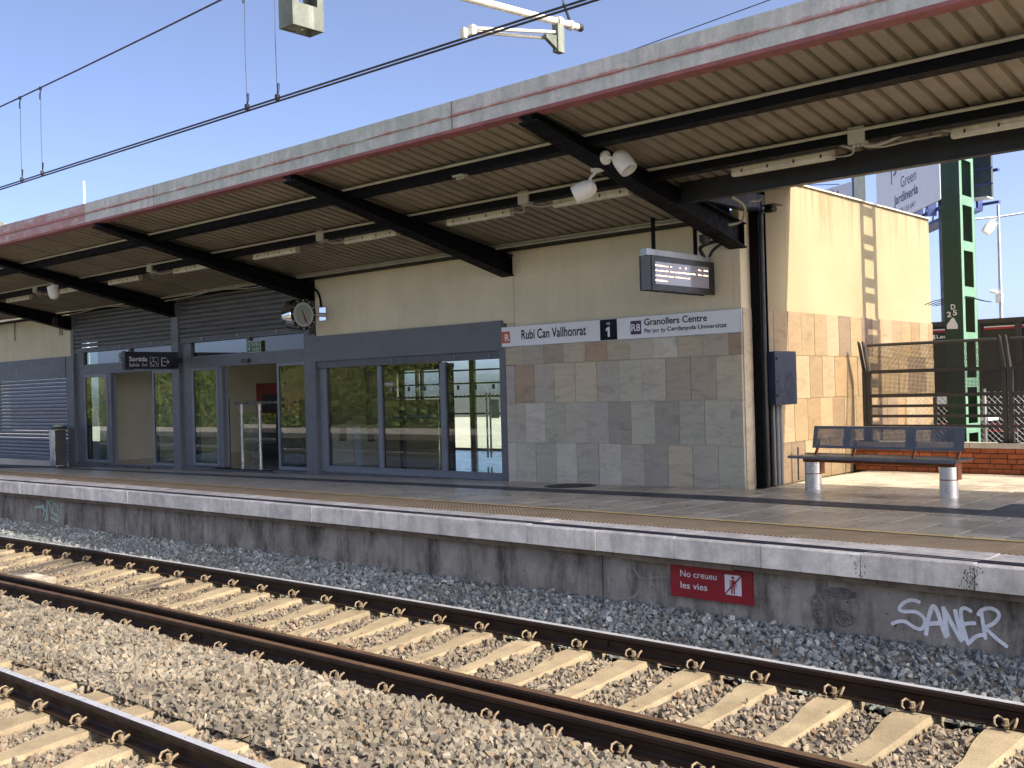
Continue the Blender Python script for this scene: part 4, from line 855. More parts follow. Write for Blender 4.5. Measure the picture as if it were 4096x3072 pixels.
# ============================================================ SIGNS, CLOCK, DISPLAY
UX, UZ = (1, 0, 0), (0, 0, 1)
NS = empty('station_sign', (-4.42, 5.6, 2.85), label='long white station name sign with black and purple panels on the stone wall', cat='sign')
yS = 5.602
part('board', 'sign_white', NS, (-6.66, -2.20, yS, yS + .03, 2.855, 3.17)); part('frame', 'galv', NS, (-6.66, -2.195, yS - .003, yS + .031, 3.1705, 3.178), (-6.66, -2.195, yS - .003, yS + .031, 2.847, 2.8545), (-2.1995, -2.192, yS - .003, yS + .031, 2.8546, 3.1704))
part('panel_black', 'sign_black', NS, (-4.62, -4.30, yS - .003, yS - .0005, 2.858, 3.167)); part('panel_orange', 'orange', NS, (-6.655, -6.475, yS - .003, yS - .0005, 2.91, 3.10)); part('panel_purple', 'purple', NS, (-4.05, -3.86, yS - .003, yS - .0005, 2.915, 3.115))
yT = yS - .005
text('R', 'lettering', 'sign_white', NS, (-6.585, yT, 2.945), UX, UZ, .10, .115, bold=.03); text('Rubí Can Vallhonrat', 'lettering', 'sign_black', NS, (-6.22, yT, 2.955), UX, UZ, 1.33, .155, bold=.012)
text('vía', 'lettering', 'sign_white', NS, (-4.50, yT, 3.085), UX, UZ, .075, .05); build(MB().quad((-4.475, yT, 2.905), (-4.435, yT, 2.905), (-4.435, yT, 3.055), (-4.47, yT, 3.055), (-4.51, yT, 3.025), (-4.51, yT, 2.99), (-4.475, yT, 3.01)), 'lettering', 'sign_white', NS); text('R8', 'lettering', 'sign_white', NS, (-4.035, yT, 2.96), UX, UZ, .16, .11, bold=.015)
text('Granollers Centre', 'lettering', 'sign_black', NS, (-3.80, yT, 3.035), UX, UZ, 1.07, .10, bold=.012); text('Per', 'lettering', 'sign_black', NS, (-3.80, yT, 2.925), UX, UZ, .125, .065, bold=.012); text('por', 'lettering', 'sign_black', NS, (-3.65, yT, 2.905), UX, UZ, .115, .065); text('by', 'lettering', 'sign_black', NS, (-3.51, yT, 2.905), UX, UZ, .085, .085, shear=.25); text('Cerdanyola Universitat', 'lettering', 'sign_black', NS, (-3.40, yT, 2.912), UX, UZ, .98, .085, bold=.012)
# passenger display, hung square to the track
DP = empty('departure_display', (-2.7, 4.86, 3.4), label='grey departure display box hung under the last rafter beside the corner', cat='display')
part('case', 'cab_navy', DP, (-2.775, -2.625, 4.12, 5.60, 3.40, 3.83)); part('bezel', 'bin_dark', DP, (-2.624, -2.60, 4.11, 5.61, 3.39, 3.4695), (-2.624, -2.60, 4.11, 5.61, 3.765, 3.84), (-2.624, -2.60, 4.11, 4.185, 3.47, 3.7645), (-2.624, -2.60, 5.49, 5.61, 3.47, 3.7645)); part('bezel', 'bin_dark', DP, (-2.80, -2.776, 4.11, 5.61, 3.39, 3.84))
part('end_plate', 'steel_grey', DP, (-2.775, -2.625, 4.112, 4.119, 3.40, 3.83)); sc_ = part('screen', 'screen', DP, (-2.62, -2.612, 4.186, 5.489, 3.4705, 3.764))
mb = MB()
for r_, runs in enumerate((((4.20, 4.50), (4.55, 4.58), (4.76, 4.79), (4.90, 4.93), (5.22, 5.28), (5.36, 5.46)), ((4.20, 4.50), (4.55, 5.15), (5.22, 5.31), (5.34, 5.47)), ((4.20, 4.48), (4.50, 4.62), (4.67, 5.0)), ((4.20, 4.48),))):
    z = 3.705 - r_ * .065
    for a, c in runs:
        y = a
        while y < c: mb.box(-2.6115, -2.6105, y, y + .012, z, z + (.010 if rnd.random() < .7 else .018)); y += .019
tag(build(mb, 'led_rows', 'led', DP), kind='stuff')
part('top_rail', 'galv', DP, (-2.75, -2.65, 4.07, 5.61, 3.841, 3.925)); 
for q in (4.3, 5.3): part('hanger', 'black_steel', DP, (-2.72, -2.68, q - .02, q + .02, 3.926, 4.35))
cable([(-2.66, 5.45, 3.92), (-2.62, 5.3, 4.02), (-2.5, 5.35, 4.08), (-2.38, 5.4, 4.1)], .028, 'cap_black', DP); cable([(-2.6, 5.5, 3.92), (-2.5, 5.45, 4.0), (-2.36, 5.42, 4.06)], .022, 'cap_black', DP)
# clock
CK = empty('station_clock', (-11.42, 5.10, 3.68), label='round double-sided clock with chrome drum on a wall bracket', cat='clock')
cx, cy, cz = -11.30, 5.09, 3.68
mb = MB(); lathe(mb, [(.30, -.28), (.305, -.27), (.305, -.01), (.29, 0)], (cx, cy, cz), (1, 0, 0), 48); build(mb, 'drum', 'chrome', CK, smooth=True)
mb = MB(); lathe(mb, [(.295, .0), (.295, .004), (.235, .004)], (cx, cy, cz), (1, 0, 0), 48); build(mb, 'ring', 'clock_ring', CK); mb = MB(); lathe(mb, [(.235, .003), (0.0, .003)], (cx, cy, cz), (1, 0, 0), 48); build(mb, 'dial', 'clock_face', CK)
mb = MB(); lathe(mb, [(.30, -.281), (0.0, -.282)], (cx, cy, cz), (1, 0, 0), 48); build(mb, 'rear_dial', 'clock_face', CK)
def dialbar(mb, ang, r0, r1, wd, x):
    d = Vector((0, math.sin(ang), math.cos(ang))); q = Vector((0, d.z, -d.y)); C_ = Vector((cx + x, cy, cz)); p, e = C_ + d * r0, C_ + d * r1; mb.quad(p - q * wd, p + q * wd, e + q * wd, e - q * wd)
mb = MB(); [dialbar(mb, k * math.pi / 6, .250, .285, .006, .0055) for k in range(12)]; build(mb, 'hour_marks', 'sign_white', CK); mb = MB(); [dialbar(mb, k * math.pi / 30, .188, .228, .0042, .005) for k in range(60)]; build(mb, 'minute_marks', 'sign_white', CK)
mb = MB(); dialbar(mb, R(153), -.10, .20, .009, .008); build(mb, 'minute_hand', 'hand_red', CK); mb = MB(); dialbar(mb, R(162), -.05, .15, .012, .007); build(mb, 'hour_hand', 'hand_red', CK); mb = MB(); lathe(mb, [(.014, .0095), (0, .0095)], (cx, cy, cz), (1, 0, 0), 12); build(mb, 'hub', 'hand_red', CK)
mb = MB(); mb.cyl((-11.42, 5.39, 3.70), (-11.42, 5.63, 3.70), .04, n=12); build(mb, 'bracket_arm', 'inox', CK, smooth=True); part('bracket_plate', 'chrome', CK, (-11.50, -11.30, 5.62, 5.648, 3.59, 3.84))
# hanging exit sign
EX = empty('exit_sign', (-16.55, 4.8, 2.82), label='dark blue hanging exit sign with wheelchair and arrow symbols by the doorways', cat='sign')
xf = -16.50; UYv = (0, 1, 0)
part('board', 'navy', EX, (xf - .11, xf, 4.25, 5.50, 2.82, 3.195)); part('end_cap', 'dark_steel', EX, (xf - .13, xf + .008, 4.215, 4.2495, 2.80, 3.21)); part('bracket', 'dark_steel', EX, (xf - .09, xf - .02, 5.501, 5.608, 2.95, 3.07))
xt = xf + .003
text('Sortida', 'lettering', 'pict_white', EX, (xt, 4.315, 2.985), UYv, UZ, .43, .105, bold=.02); text('Salida', 'lettering', 'pict_white', EX, (xt, 4.315, 2.875), UYv, UZ, .24, .07); text('Exit', 'lettering', 'pict_white', EX, (xt, 4.61, 2.875), UYv, UZ, .135, .07, shear=.25)
f_ = lambda u, v: (xt, u, v)
mb = MB(); [mb.box(xt - .002, xt, *q) for q in ((4.805, 5.005, 3.072, 3.078), (4.805, 5.005, 2.872, 2.878), (4.805, 4.811, 2.879, 3.071), (4.999, 5.005, 2.879, 3.071))]; build(mb, 'symbol_border', 'pict_white', EX)
mb = MB(); mb.ribbon([(4.885, 3.035), (4.89, 2.985), (4.94, 2.975), (4.965, 2.915), (4.985, 2.91)], .016, f_); mb.ribbon([(4.875 + .04 * math.cos(a), 2.94 + .042 * math.sin(a)) for a in [R(q) for q in range(100, 351, 20)]], .012, lambda u, v: (xt + .001, u, v)); mb.quad(*[(xt + .001, 4.885 + .014 * math.cos(a), 3.053 + .014 * math.sin(a)) for a in [R(q) for q in range(0, 360, 45)]]); build(mb, 'wheelchair_symbol', 'pict_white', EX)
mb = MB(); mb.ribbon([(5.20, 3.06), (5.09, 3.06), (5.09, 2.89), (5.20, 2.89)], .026, f_); mb.ribbon([(5.13, 2.975), (5.25, 2.975)], .018, lambda u, v: (xt + .001, u, v)); mb.ribbon([(5.215, 3.02), (5.265, 2.975), (5.215, 2.93)], .020, lambda u, v: (xt + .002, u, v)); build(mb, 'exit_symbol', 'pict_white', EX)
# small green exit stickers
for x0, lb in ((-14.04, 'small green exit sign with arrow over the doorway beside the clock'), (-19.55, 'small green exit sign with arrow half hidden behind the hanging exit sign')):
    o = empty('green_exit_sign', (x0, FY, 3.07), label=lb, cat='sign', group='green exit signs over the doors'); y = FY + .03
    part('plate', 'sign_cream', o, (x0, x0 + .46, y, y + .006, 3.075, 3.315)); part('field', 'green_sign', o, (x0 + .012, x0 + .448, y - .003, y - .0005, 3.087, 3.303))
    text('SORTIDA', 'lettering', 'sign_cream', o, (x0 + .13, y - .005, 3.205), UX, UZ, .29, .07, bold=.01); text('SALIDA', 'lettering', 'sign_cream', o, (x0 + .17, y - .005, 3.11), UX, UZ, .25, .07, bold=.01)
    mb = MB(); mb.ribbon([(x0 + .065, 3.285), (x0 + .065, 3.16)], .022, lambda u, v: (u, y - .005, v)); mb.quad((x0 + .03, y - .005, 3.17), (x0 + .10, y - .005, 3.17), (x0 + .065, y - .005, 3.105)); build(mb, 'arrow', 'sign_cream', o)
# red warning sign on the platform wall
WS = empty('warning_sign', (-.04, 1.24, .13), label='red do-not-cross warning sign fixed to the platform wall', cat='sign'); yw = 1.235
part('plate', 'red_sign', WS, (-.485, .40, yw, yw + .02, .13, .437)); yq = yw - .003
text('No creueu', 'lettering', 'pict_white', WS, (-.37, yq, .325), UX, UZ, .40, .062, bold=.008); text('les vies', 'lettering', 'pict_white', WS, (-.37, yq, .215), UX, UZ, .295, .062, bold=.008)
mb = MB(); mb.quad((.115, yq, .205), (.29, yq, .205), (.29, yq, .39), (.115, yq, .39)); build(mb, 'symbol_field', 'pict_white', WS)
mb = MB(); f2 = lambda k: (lambda u, v: (u, yq - .0015 - .0006 * k, v)); mb.quad(*[(.203 + .014 * math.cos(a), yq - .002, .365 + .014 * math.sin(a)) for a in [R(q) for q in range(0, 360, 40)]])
mb.ribbon([(.203, .345), (.203, .285)], .045, f2(1)); mb.ribbon([(.176, .343), (.172, .28)], .012, f2(2)); mb.ribbon([(.230, .343), (.236, .28)], .012, f2(3)); mb.ribbon([(.192, .29), (.190, .215)], .018, f2(4)); mb.ribbon([(.214, .29), (.216, .215)], .018, f2(5)); mb.ribbon([(.112, .205), (.293, .39)], .018, f2(6)); build(mb, 'pedestrian_symbol', 'red_sign', WS)

# ============================================================ PLATFORM FURNITURE
bv = Vector((.5 + 1.38, 5.75 - 5.97, 0)); br = math.atan2(bv.y, bv.x)
BN = empty('bench', (-.44, 5.86, .705), br, label='steel blue perforated bench on two brushed steel drums', cat='bench')
BL = lambda mb, nm, m_, parent=BN, smooth=False: build(mb, nm, m_, parent, True, smooth)
for sx in (-.945, .945):
    mb = MB(); lathe(mb, [(.112, 0), (.112, .03), (.109, .032), (.109, .21), (0.0, .21)], (sx, 0, 0), (0, 0, 1), 28); o = BL(mb, 'leg', 'inox', smooth=True); o.data.transform(Matrix.Identity(4))
    mb = MB(); lathe(mb, [(.108, .222), (.108, .37), (0, .37)], (sx, 0, 0), (0, 0, 1), 28); BL(mb, 'leg_sleeve', 'inox', smooth=True)
    mb = MB(); mb.cyl((sx, 0, .208), (sx, 0, .224), .104, n=24); BL(mb, 'leg_ring', 'corten'); mb = MB(); mb.box(sx + .06, sx + .116, .0, .10, .215, .372); BL(mb, 'leg_bracket', 'corten')
mb = MB(); mb.box(-1.06, 1.06, -.06, .10, .372, .44); BL(mb, 'beam', 'corten')
mb = MB(); P = [(-.24, .425), (-.235, .448), (-.20, .455), (-.05, .447), (.12, .447), (.18, .46), (.19, .475), (.183, .478), (.17, .465), (.12, .455), (-.05, .456), (-.20, .465), (-.245, .456), (-.25, .425)]; mb.extr(P, lambda u, v, k: (k, u, v), -1.17, 1.17); BL(mb, 'seat', 'bench_blue', smooth=True)
for sx in (-.98, -.42, .42, 1.0):
    mb = MB(); mb.extr([(.10, .44), (.13, .44), (.215, .60), (.215, .66), (.20, .66), (.198, .605)], lambda u, v, k: (k, u, v), sx - .018, sx + .018); BL(mb, 'back_support', 'corten')
# perforated back: real holes in four fields
mb = MB(); bz0, bz1 = .545, .835; by = lambda z: .165 + (z - bz0) * .22
def bq(x0, x1, z0, z1): mb.quad((x0, by(z0), z0), (x1, by(z0), z0), (x1, by(z1), z1), (x0, by(z1), z1))
fx = [(-1.00, -.60), (-.50, .28 - .08), (-.50, .20), (.34, .80)]; fields = [(-1.0, -.60), (-.49, -.05), (-.05, .29), (.42, .92)]
edges = [-1.06, -1.0, -.60, -.49, .29, .42, .92, 1.06]; hz0, hz1 = .575, .80; ny_ = 14; pc_ = (hz1 - hz0) / ny_
for a, c in zip(edges, edges[1:]):
    solid = (a, c) not in ((-1.0, -.60), (-.49, .29), (.42, .92)); bq(a, c, bz0, hz0); bq(a, c, hz1, bz1)
    if solid: bq(a, c, hz0, hz1); continue
    nx_ = int((c - a) / pc_); px = (c - a) / nx_
    for i in range(nx_):
        x_ = a + i * px; bq(x_, x_ + px * .58, hz0, hz1)
        for j in range(ny_): z_ = hz0 + j * pc_; bq(x_ + px * .58, x_ + px, z_, z_ + pc_ * .58)
mb.extr([(by(bz1), bz1), (by(bz1) + .02, bz1 + .006), (by(bz1) + .022, bz1 - .01), (by(bz1) + .004, bz1 - .004)], lambda u, v, k: (k, u, v), -1.06, 1.06)
BL(mb, 'backrest', 'bench_blue')
# litter bin
BI = empty('litter_bin', (-22.10, 5.30, zw(-22.1)), R(-12), label='brushed steel litter bin in front of the closed grey shutter', cat='bin')
def rbox(mb, hx, hy, z0, z1, r_=.07, n=5):
    pts = []
    for qx, qy, a0 in ((hx - r_, hy - r_, 0), (-hx + r_, hy - r_, 90), (-hx + r_, -hy + r_, 180), (hx - r_, -hy + r_, 270)):
        for k in range(n): a = R(a0 + 90 * k / (n - 1)); pts.append((qx + r_ * math.cos(a), qy + r_ * math.sin(a)))
    mb.extr(pts, lambda u, v, k: (u, v, k), z0, z1)
mb = MB(); rbox(mb, .25, .17, .05, .98); build(mb, 'body', 'inox', BI, True, True); mb = MB(); rbox(mb, .24, .16, 0, .05); build(mb, 'plinth', 'bin_dark', BI, True); mb = MB(); rbox(mb, .258, .178, .98, 1.05); build(mb, 'rim', 'bin_dark', BI, True)
mb = MB(); mb.box(.2505, .256, -.13, .13, .06, .975); build(mb, 'side_panel', 'bin_dark', BI, True); mb = MB(); lathe(mb, [(.12, 1.05), (.13, 1.08), (.08, 1.11), (.0, 1.12)], (.02, 0, 0), (0, 0, 1), 10); build(mb, 'liner', 'sign_cream', BI, True)
# electrical cabinet and pipes on the side wall
EC = empty('electrical_cabinet', (-2.07, 6.35, 1.84), label='dark blue metal cabinet on the wall beside the corner column', cat='cabinet')
part('body', 'cab_navy', EC, (-2.195, -1.96, 6.06, 6.65, 1.84, 2.58)); part('door', 'cab_navy', EC, (-1.959, -1.945, 6.05, 6.66, 1.835, 2.585))
for z in (1.95, 2.46): part('hinge', 'bin_dark', EC, (-1.9445, -1.93, 6.08, 6.12, z, z + .04))
mb = MB(); mb.cyl((-1.944, 6.1, 2.16), (-1.935, 6.1, 2.16), .012); build(mb, 'lock', 'bin_dark', EC)
for k, (yy, rr) in enumerate(((6.33, .028), (6.43, .04), (6.53, .03))):
    mb = MB(); mb.cyl((-2.15, yy, .70), (-2.15, yy, 1.838), rr, n=12); build(mb, 'riser_pipe', 'steel_grey', EC, smooth=True)
mb = MB(); mb.cyl((-2.135, 7.0, .72), (-2.13, 7.0, 1.2), .012); build(mb, 'earth_strip', 'cap_black', EC)
# manhole
MH = empty('manhole_cover', (-4.89, 5.12, .665), label='round dark manhole cover in the paving by the stone wall', cat='manhole cover')
mb = MB(); zc = zp(-4.89, 5.12) + .008; lathe(mb, [(.34, -.01), (.34, .004), (.31, .006), (.0, .006)], (-4.89, 5.12, zc), (0, 0, 1), 32); build(mb, 'cover', 'iron', MH); mb = MB(); lathe(mb, [(.40, -.01), (.40, .002), (.345, .002)], (-4.89, 5.12, zc), (0, 0, 1), 32); build(mb, 'ring', 'guide', MH)

# ============================================================ RIGHT SIDE: brick wall, fence, mast, yard
BW = empty('brick_wall', (1, 9.25, .70), label='low red brick wall with pale coping behind the bench', cat='wall')
part('core', 'brick_mortar', BW, (-2.34, 9, 9.21, 9.42, .55, 1.085))
me_b = MB().cbox(-.118, .118, -.033, .033, -.02, .012, .004).mesh('brick'); me_b.materials.append(MT['brick'])
for j in range(5):
    x = -2.34 + (.06 if j % 2 else .19)
    while x < 5.5:
        L = rnd.choice((.236, .236, .236, .18, .12)) if rnd.random() < .35 else .236
        o = piece(me_b, 'brick', BW, (x + L / 2 - .118 + .118 - .118 + L * 0, 9.205 + rnd.uniform(-.003, .003), .742 + .0775 * j), (R(90), 0, 0)); o.scale = (L / .236, 1, 1); x += L + .010
for i in range(9):
    a = -2.36 + i * .95; part('coping_slab', 'coping', BW, (a + .004, a + .946, 9.17, 9.46, 1.088, 1.165))
FN = empty('railing_fence', (-.9, 9.31, 1.165), label='dark steel railing with cranked perforated mesh top on the brick wall', cat='fence')
FYY = 9.31
def fpanel(x0, x1, tilt=1):
    for z, h_ in ((1.412, .022), (1.568, .022), (1.728, .022)): mb = MB(); mb.box(x0 + .04, x1 - .04, FYY - .022, FYY + .022, z - h_, z + h_); build(mb, 'rail', 'fence_steel', FN)
    for z in (1.893, 2.278): mb = MB(); mb.box(x0 + .04, x1 - .04, FYY - .026, FYY + .026, z - .028, z + .028); build(mb, 'rail', 'fence_steel', FN)
    mb = MB(); mb.cyl((x0 + .06, FYY - .16, 2.70), (x1 - .06, FYY - .16, 2.70), .025, n=8); build(mb, 'top_rail', 'fence_steel', FN)
    mb = MB(); p = .0205; n = int((x1 - x0 - .1) / p); q = .0031
    tops = ((1.92, FYY, 2.25, FYY), (2.30, FYY - .01, 2.68, FYY - .155))
    for z0, y0, z1, y1 in tops:
        for i in range(n): X = x0 + .05 + i * p; mb.quad((X - q, y0 - .002, z0), (X + q, y0 - .002, z0), (X + q, y1 - .002, z1), (X - q, y1 - .002, z1))
        k = int(math.hypot(z1 - z0, y1 - y0) / p)
        for j in range(k + 1): s_ = j / k; z = z0 + (z1 - z0) * s_; y = y0 + (y1 - y0) * s_; mb.quad((x0 + .05, y, z - q), (x1 - .05, y, z - q), (x1 - .05, y, z + q), (x0 + .05, y, z + q))
    tag(build(mb, 'mesh_infill', 'mesh_dark', FN), kind='stuff')
def fpost(x):
    mb = MB(); mb.box(x - .03, x + .03, FYY - .035, FYY + .035, 1.165, 2.29); mb.hexa([(x - .012, FYY - .06, 2.29), (x + .012, FYY - .06, 2.29), (x + .012, FYY + .04, 2.29), (x - .012, FYY + .04, 2.29), (x - .012, FYY - .22, 2.77), (x + .012, FYY - .22, 2.77), (x + .012, FYY - .15, 2.745), (x - .012, FYY - .15, 2.745)]); build(mb, 'post', 'fence_steel', FN); part('foot_plate', 'fence_steel', FN, (x - .1, x + .1, FYY - .07, FYY + .07, 1.1655, 1.178))
for x in (-2.13, -2.06, .03, .115, 2.25, 2.33): fpost(x)
fpanel(-2.06, .03); fpanel(.115, 2.25); fpanel(2.33, 4.4); mb = MB(); mb.box(-1.03, -.985, FYY - .02, FYY + .02, 1.39, 1.86); build(mb, 'mid_post', 'fence_steel', FN)

# green catenary mast with punched web, and the portal it carries
def punched(parent, x, y0, y1, z0, z1, pitch, wh, m_, nm, th=.012, zoff=0.0, ym=.09):
    """flat web in the plane X = x with a row of rectangular openings"""
    mb = MB(); mb.box(x - th / 2, x + th / 2, y0, y0 + ym, z0, z1); mb.box(x - th / 2, x + th / 2, y1 - ym, y1, z0, z1); z = z0 + zoff; prev = z0
    while z < z1: e = min(z, z1); mb.box(x - th / 2, x + th / 2, y0 + ym, y1 - ym, prev, e); prev = min(z + wh, z1); z += pitch
    if prev < z1: mb.box(x - th / 2, x + th / 2, y0 + ym, y1 - ym, prev, z1)
    return build(mb, nm, m_, parent)
MS = empty('catenary_mast', (-.945, 10.34, -.7), label='dark green steel mast with punched openings and the marking D 25', cat='mast')
punched(MS, -.806, 10.03, 10.65, -.7, 8.4, .728, .575, 'mast_sunlit', 'side_web', zoff=.66, ym=.10); punched(MS, -1.084, 10.03, 10.65, -.7, 8.4, .728, .575, 'mast_sunlit', 'side_web', zoff=.66, ym=.10)
part('front_web', 'mast_green', MS, (-1.09, -.80, 10.018, 10.0295, -.7, 8.4)); part('rear_web', 'mast_green', MS, (-1.09, -.80, 10.6505, 10.662, -.7, 8.4))
xm = -.985; yM = 10.014
text('D', 'stencil', 'pict_white', MS, (xm, yM, 3.235), UX, UZ, .07, .085, bold=.03); text('2', 'stencil', 'pict_white', MS, (-1.05, yM, 3.12), UX, UZ, .068, .085, bold=.03); text('5', 'stencil', 'pict_white', MS, (-.955, yM, 3.14), UX, UZ, .066, .085, bold=.03)
mb = MB(); mb.quad((-1.055, yM, 2.93), (-.885, yM, 2.925), (-.885, yM, 2.99), (-.94, yM, 3.10), (-.97, yM, 3.105), (-1.055, yM, 3.0)); build(mb, 'stencil', 'pict_white', MS)
for s_, x in ((-1, -1.09), (1, -.80)):
    for k in range(4): mb = MB(); mb.tube([(x, 10.1 + .15 * k, 3.42), (x + s_ * .16, 10.05 + .15 * k, 3.40 - .01 * k), (x + s_ * .30, 9.98 + .15 * k, 3.34)], .007, 5); build(mb, 'anti_climb_spike', 'mast_green', MS)
GA = empty('catenary_portal', (-.945, .5, 7.7), label='green punched steel portal beam spanning the tracks above the photo', cat='portal')
for y0, z in ((-9.5, 7.70), (-9.5, 8.25)): part('chord', 'mast_green', GA, (-1.08, -.82, y0, 10.66, z, z + .02))
mb = MB(); z0, z1 = 7.72, 8.25; yy = -9.5
while yy < 10.6: mb.box(-1.07, -1.06, yy, yy + .22, z0, z1); mb.box(-.84, -.83, yy, yy + .22, z0, z1); yy += .80
build(mb, 'batten_plate', 'mast_green', GA)
DPp = empty('drop_post', (-.945, -2.56, 4.83), label='weathered grey green post end hanging at the top of the photo', cat='post')
punched(DPp, -.942, -2.69, -2.43, 4.83, 7.68, .55, .40, 'old_green', 'side_web', zoff=.17, ym=.045); punched(DPp, -1.10, -2.69, -2.43, 4.83, 7.68, .55, .40, 'old_green', 'side_web', zoff=.17, ym=.045)
part('front_web', 'old_green', DPp, (-1.106, -.936, -2.70, -2.691, 4.83, 7.68)); part('rear_web', 'old_green', DPp, (-1.106, -.936, -2.429, -2.42, 4.83, 7.68)); part('end_plate', 'old_green', DPp, (-1.09, -.955, -2.68, -2.56, 4.84, 4.85))
# cantilever
CT = empty('catenary_cantilever', (-.94, -.8, 5.4), label='pale tubular catenary arm with registration arms and black end cap', cat='catenary arm')
mb = MB(); mb.cyl((-.94, -2.43, 5.37), (-.94, .60, 5.565), .034, n=14); build(mb, 'tube', 'tube_white', CT, smooth=True); mb = MB(); mb.cyl((-.94, .60, 5.565), (-.94, .66, 5.569), .036, n=14); build(mb, 'end_cap', 'cap_black', CT)
for dx, z0, z1, y0 in ((.0, 5.225, 5.44, -.83), (-.05, 5.20, 5.395, -.88)): mb = MB(); mb.cyl((-.94 + dx, y0, z0), (-.94 + dx, .26, z1), .016, n=10); build(mb, 'registration_arm', 'tube_white', CT, smooth=True); mb = MB(); mb.box(-.965 + dx, -.915 + dx, y0 - .03, y0 + .02, z0 - .06, z0 + .025); build(mb, 'arm_end', 'tube_white', CT)
part('drop_bracket', 'old_green', CT, (-.975, -.905, .27, .36, 5.26, 5.56)); mb = MB(); mb.hexa([(-.96, .12, 5.36), (-.92, .12, 5.36), (-.92, .28, 5.28), (-.96, .28, 5.28), (-.96, .12, 5.39), (-.92, .12, 5.39), (-.92, .28, 5.41), (-.96, .28, 5.41)]); build(mb, 'gusset', 'old_green', CT)
mb = MB(); mb.cyl((-.94, .29, 5.545), (-.94, .345, 5.549), .052, n=14); build(mb, 'clamp', 'tube_white', CT); mb = MB(); mb.cyl((-.94, .47, 5.555), (-.94, .505, 5.557), .048, n=14); build(mb, 'clamp', 'tube_white', CT)
mb = MB(); mb.tube([(-.94, .49, 5.60), (-.94, .44, 5.68), (-.94, .40, 5.74)], .014, 6); mb.tube([(-.94, .40, 5.74), (-.94, -.3, 6.6)], .004, 5); mb.tube([(-.93, .40, 5.74), (-.93, .36, 7.0)], .004, 5); build(mb, 'stay_wire', 'wire', CT)
mb = MB(); mb.cyl((-.94, -2.43, 6.5), (-.94, -.83, 6.52), .03); build(mb, 'upper_tube', 'tube_white', CT)
for k in range(6): mb = MB(); lathe(mb, [(.03, 0), (.075, .012), (.03, .03)], (-.94, -2.3 + k * .05, 6.5), (0, 1, 0), 12); build(mb, 'insulator_shed', 'lip_red', CT)
# overhead line
OL = empty('overhead_line', (-4, -.83, 5.18), label='overhead line with twin contact wire and droppers above the near tracks', cat='overhead line')
cz_ = lambda X: 5.147 - .0108 * (X + .94); mz_ = lambda X: 6.42 + .00125 * (X + 10.5) ** 2 if X > -10.5 else 6.42 + .0006 * (X + 10.5) ** 2
for dy in (-.035, .035): mb = MB(); mb.tube([(X, -.83 + dy, cz_(X) if X > -40 else cz_(-40)) for X in (-120, -60, -40, -30, -20, -10, 0, 8, 14)], .010, 6); build(mb, 'contact_wire', 'wire', OL)
mb = MB(); mb.tube([(X, -.83, mz_(X)) for X in [-60, -50, -40] + [-34 + 2 * i for i in range(25)]], .010, 6); build(mb, 'messenger_wire', 'wire', OL)
for X in (-9.77, -9.13, -4.28, -3.74):
    z0, z1 = cz_(X), mz_(X); mb = MB(); mb.tube([(X, -.83, z0 + .03), (X - .01, -.83, (z0 + z1) / 2), (X + .005, -.83, z1 - .02)], .0038, 5)
    mb.tube([(X, -.83, z0 + .04), (X + .03, -.83, z0 + .10), (X + .035, -.83, z0 + .16), (X + .015, -.83, z0 + .17), (X, -.83, z0 + .06)], .005, 5); mb.tube([(X, -.83, z1 - .03), (X - .035, -.83, z1 - .10), (X - .03, -.83, z1 - .15), (X - .01, -.83, z1 - .15), (X, -.83, z1 - .05)], .005, 5)
    mb.box(X - .018, X + .018, -.85, -.81, z0 - .005, z0 + .055); mb.box(X - .018, X + .018, -.845, -.815, z1 - .03, z1 + .015); build(mb, 'dropper', 'wire', OL)
mb = MB(); mb.tube([(-8, 3, 5.75), (-2.06, 3, 6.11), (-.23, 3, 6.23), (6, 3, 6.6)], .006, 5); tag(build(mb, 'feeder_wire', 'wire'), 'thin wire rising over the canopy edge at the top', 'wire', 'wires above the canopy')
mb = MB(); mb.tube([(-4, 3.4, 5.75), (-.4, 3.4, 6.19), (.1, 3.4, 6.23), (6, 3.4, 6.7)], .012, 5); tag(build(mb, 'feeder_wire', 'wire'), 'thicker black cable touching the canopy edge at the top', 'wire', 'wires above the canopy')

# ---- yard beyond the fence
TLr = empty('truck_trailer', (3.5, 14, -.7), label='dark green curtain-side trailer with red and white stripe parked behind the fence', cat='trailer')
part('body', 'trailer', TLr, (-6, 8, 14, 16.4, .3, 3.25)); part('roof_rail', 'bin_dark', TLr, (-6, 8, 13.97, 13.999, 3.17, 3.26)); part('underrun', 'bin_dark', TLr, (-5.5, 7.5, 14.2, 16.2, -.1, .29))
for a, c in ((-4.3, -2.05), (-1.83, -1.27), (-1.14, 1.0), (1.1, 3.2)): part('stripe_red', 'trailer_red', TLr, (a, c, 13.985, 13.998, 3.055, 3.095)); part('stripe_white', 'trailer_white', TLr, (a, c, 13.985, 13.998, 3.096, 3.115))
for X in (-3.2, -1.95, -1.2, 1.05, 3.3, 5.5): part('curtain_post', 'bin_dark', TLr, (X - .06, X + .06, 13.975, 13.998, .4, 3.165))
text('LeciTrailer', 'lettering', 'trailer_white', TLr, (-2.74, 13.99, 2.93), UX, UZ, .62, .075, bold=.02); part('emblem', 'trailer_white', TLr, (-2.82, -2.77, 13.988, 13.998, 2.92, 3.01))
for z in (1.22, 1.10): part('stripe_red', 'trailer_red', TLr, (-5, 7, 13.985, 13.998, z, z + .045))
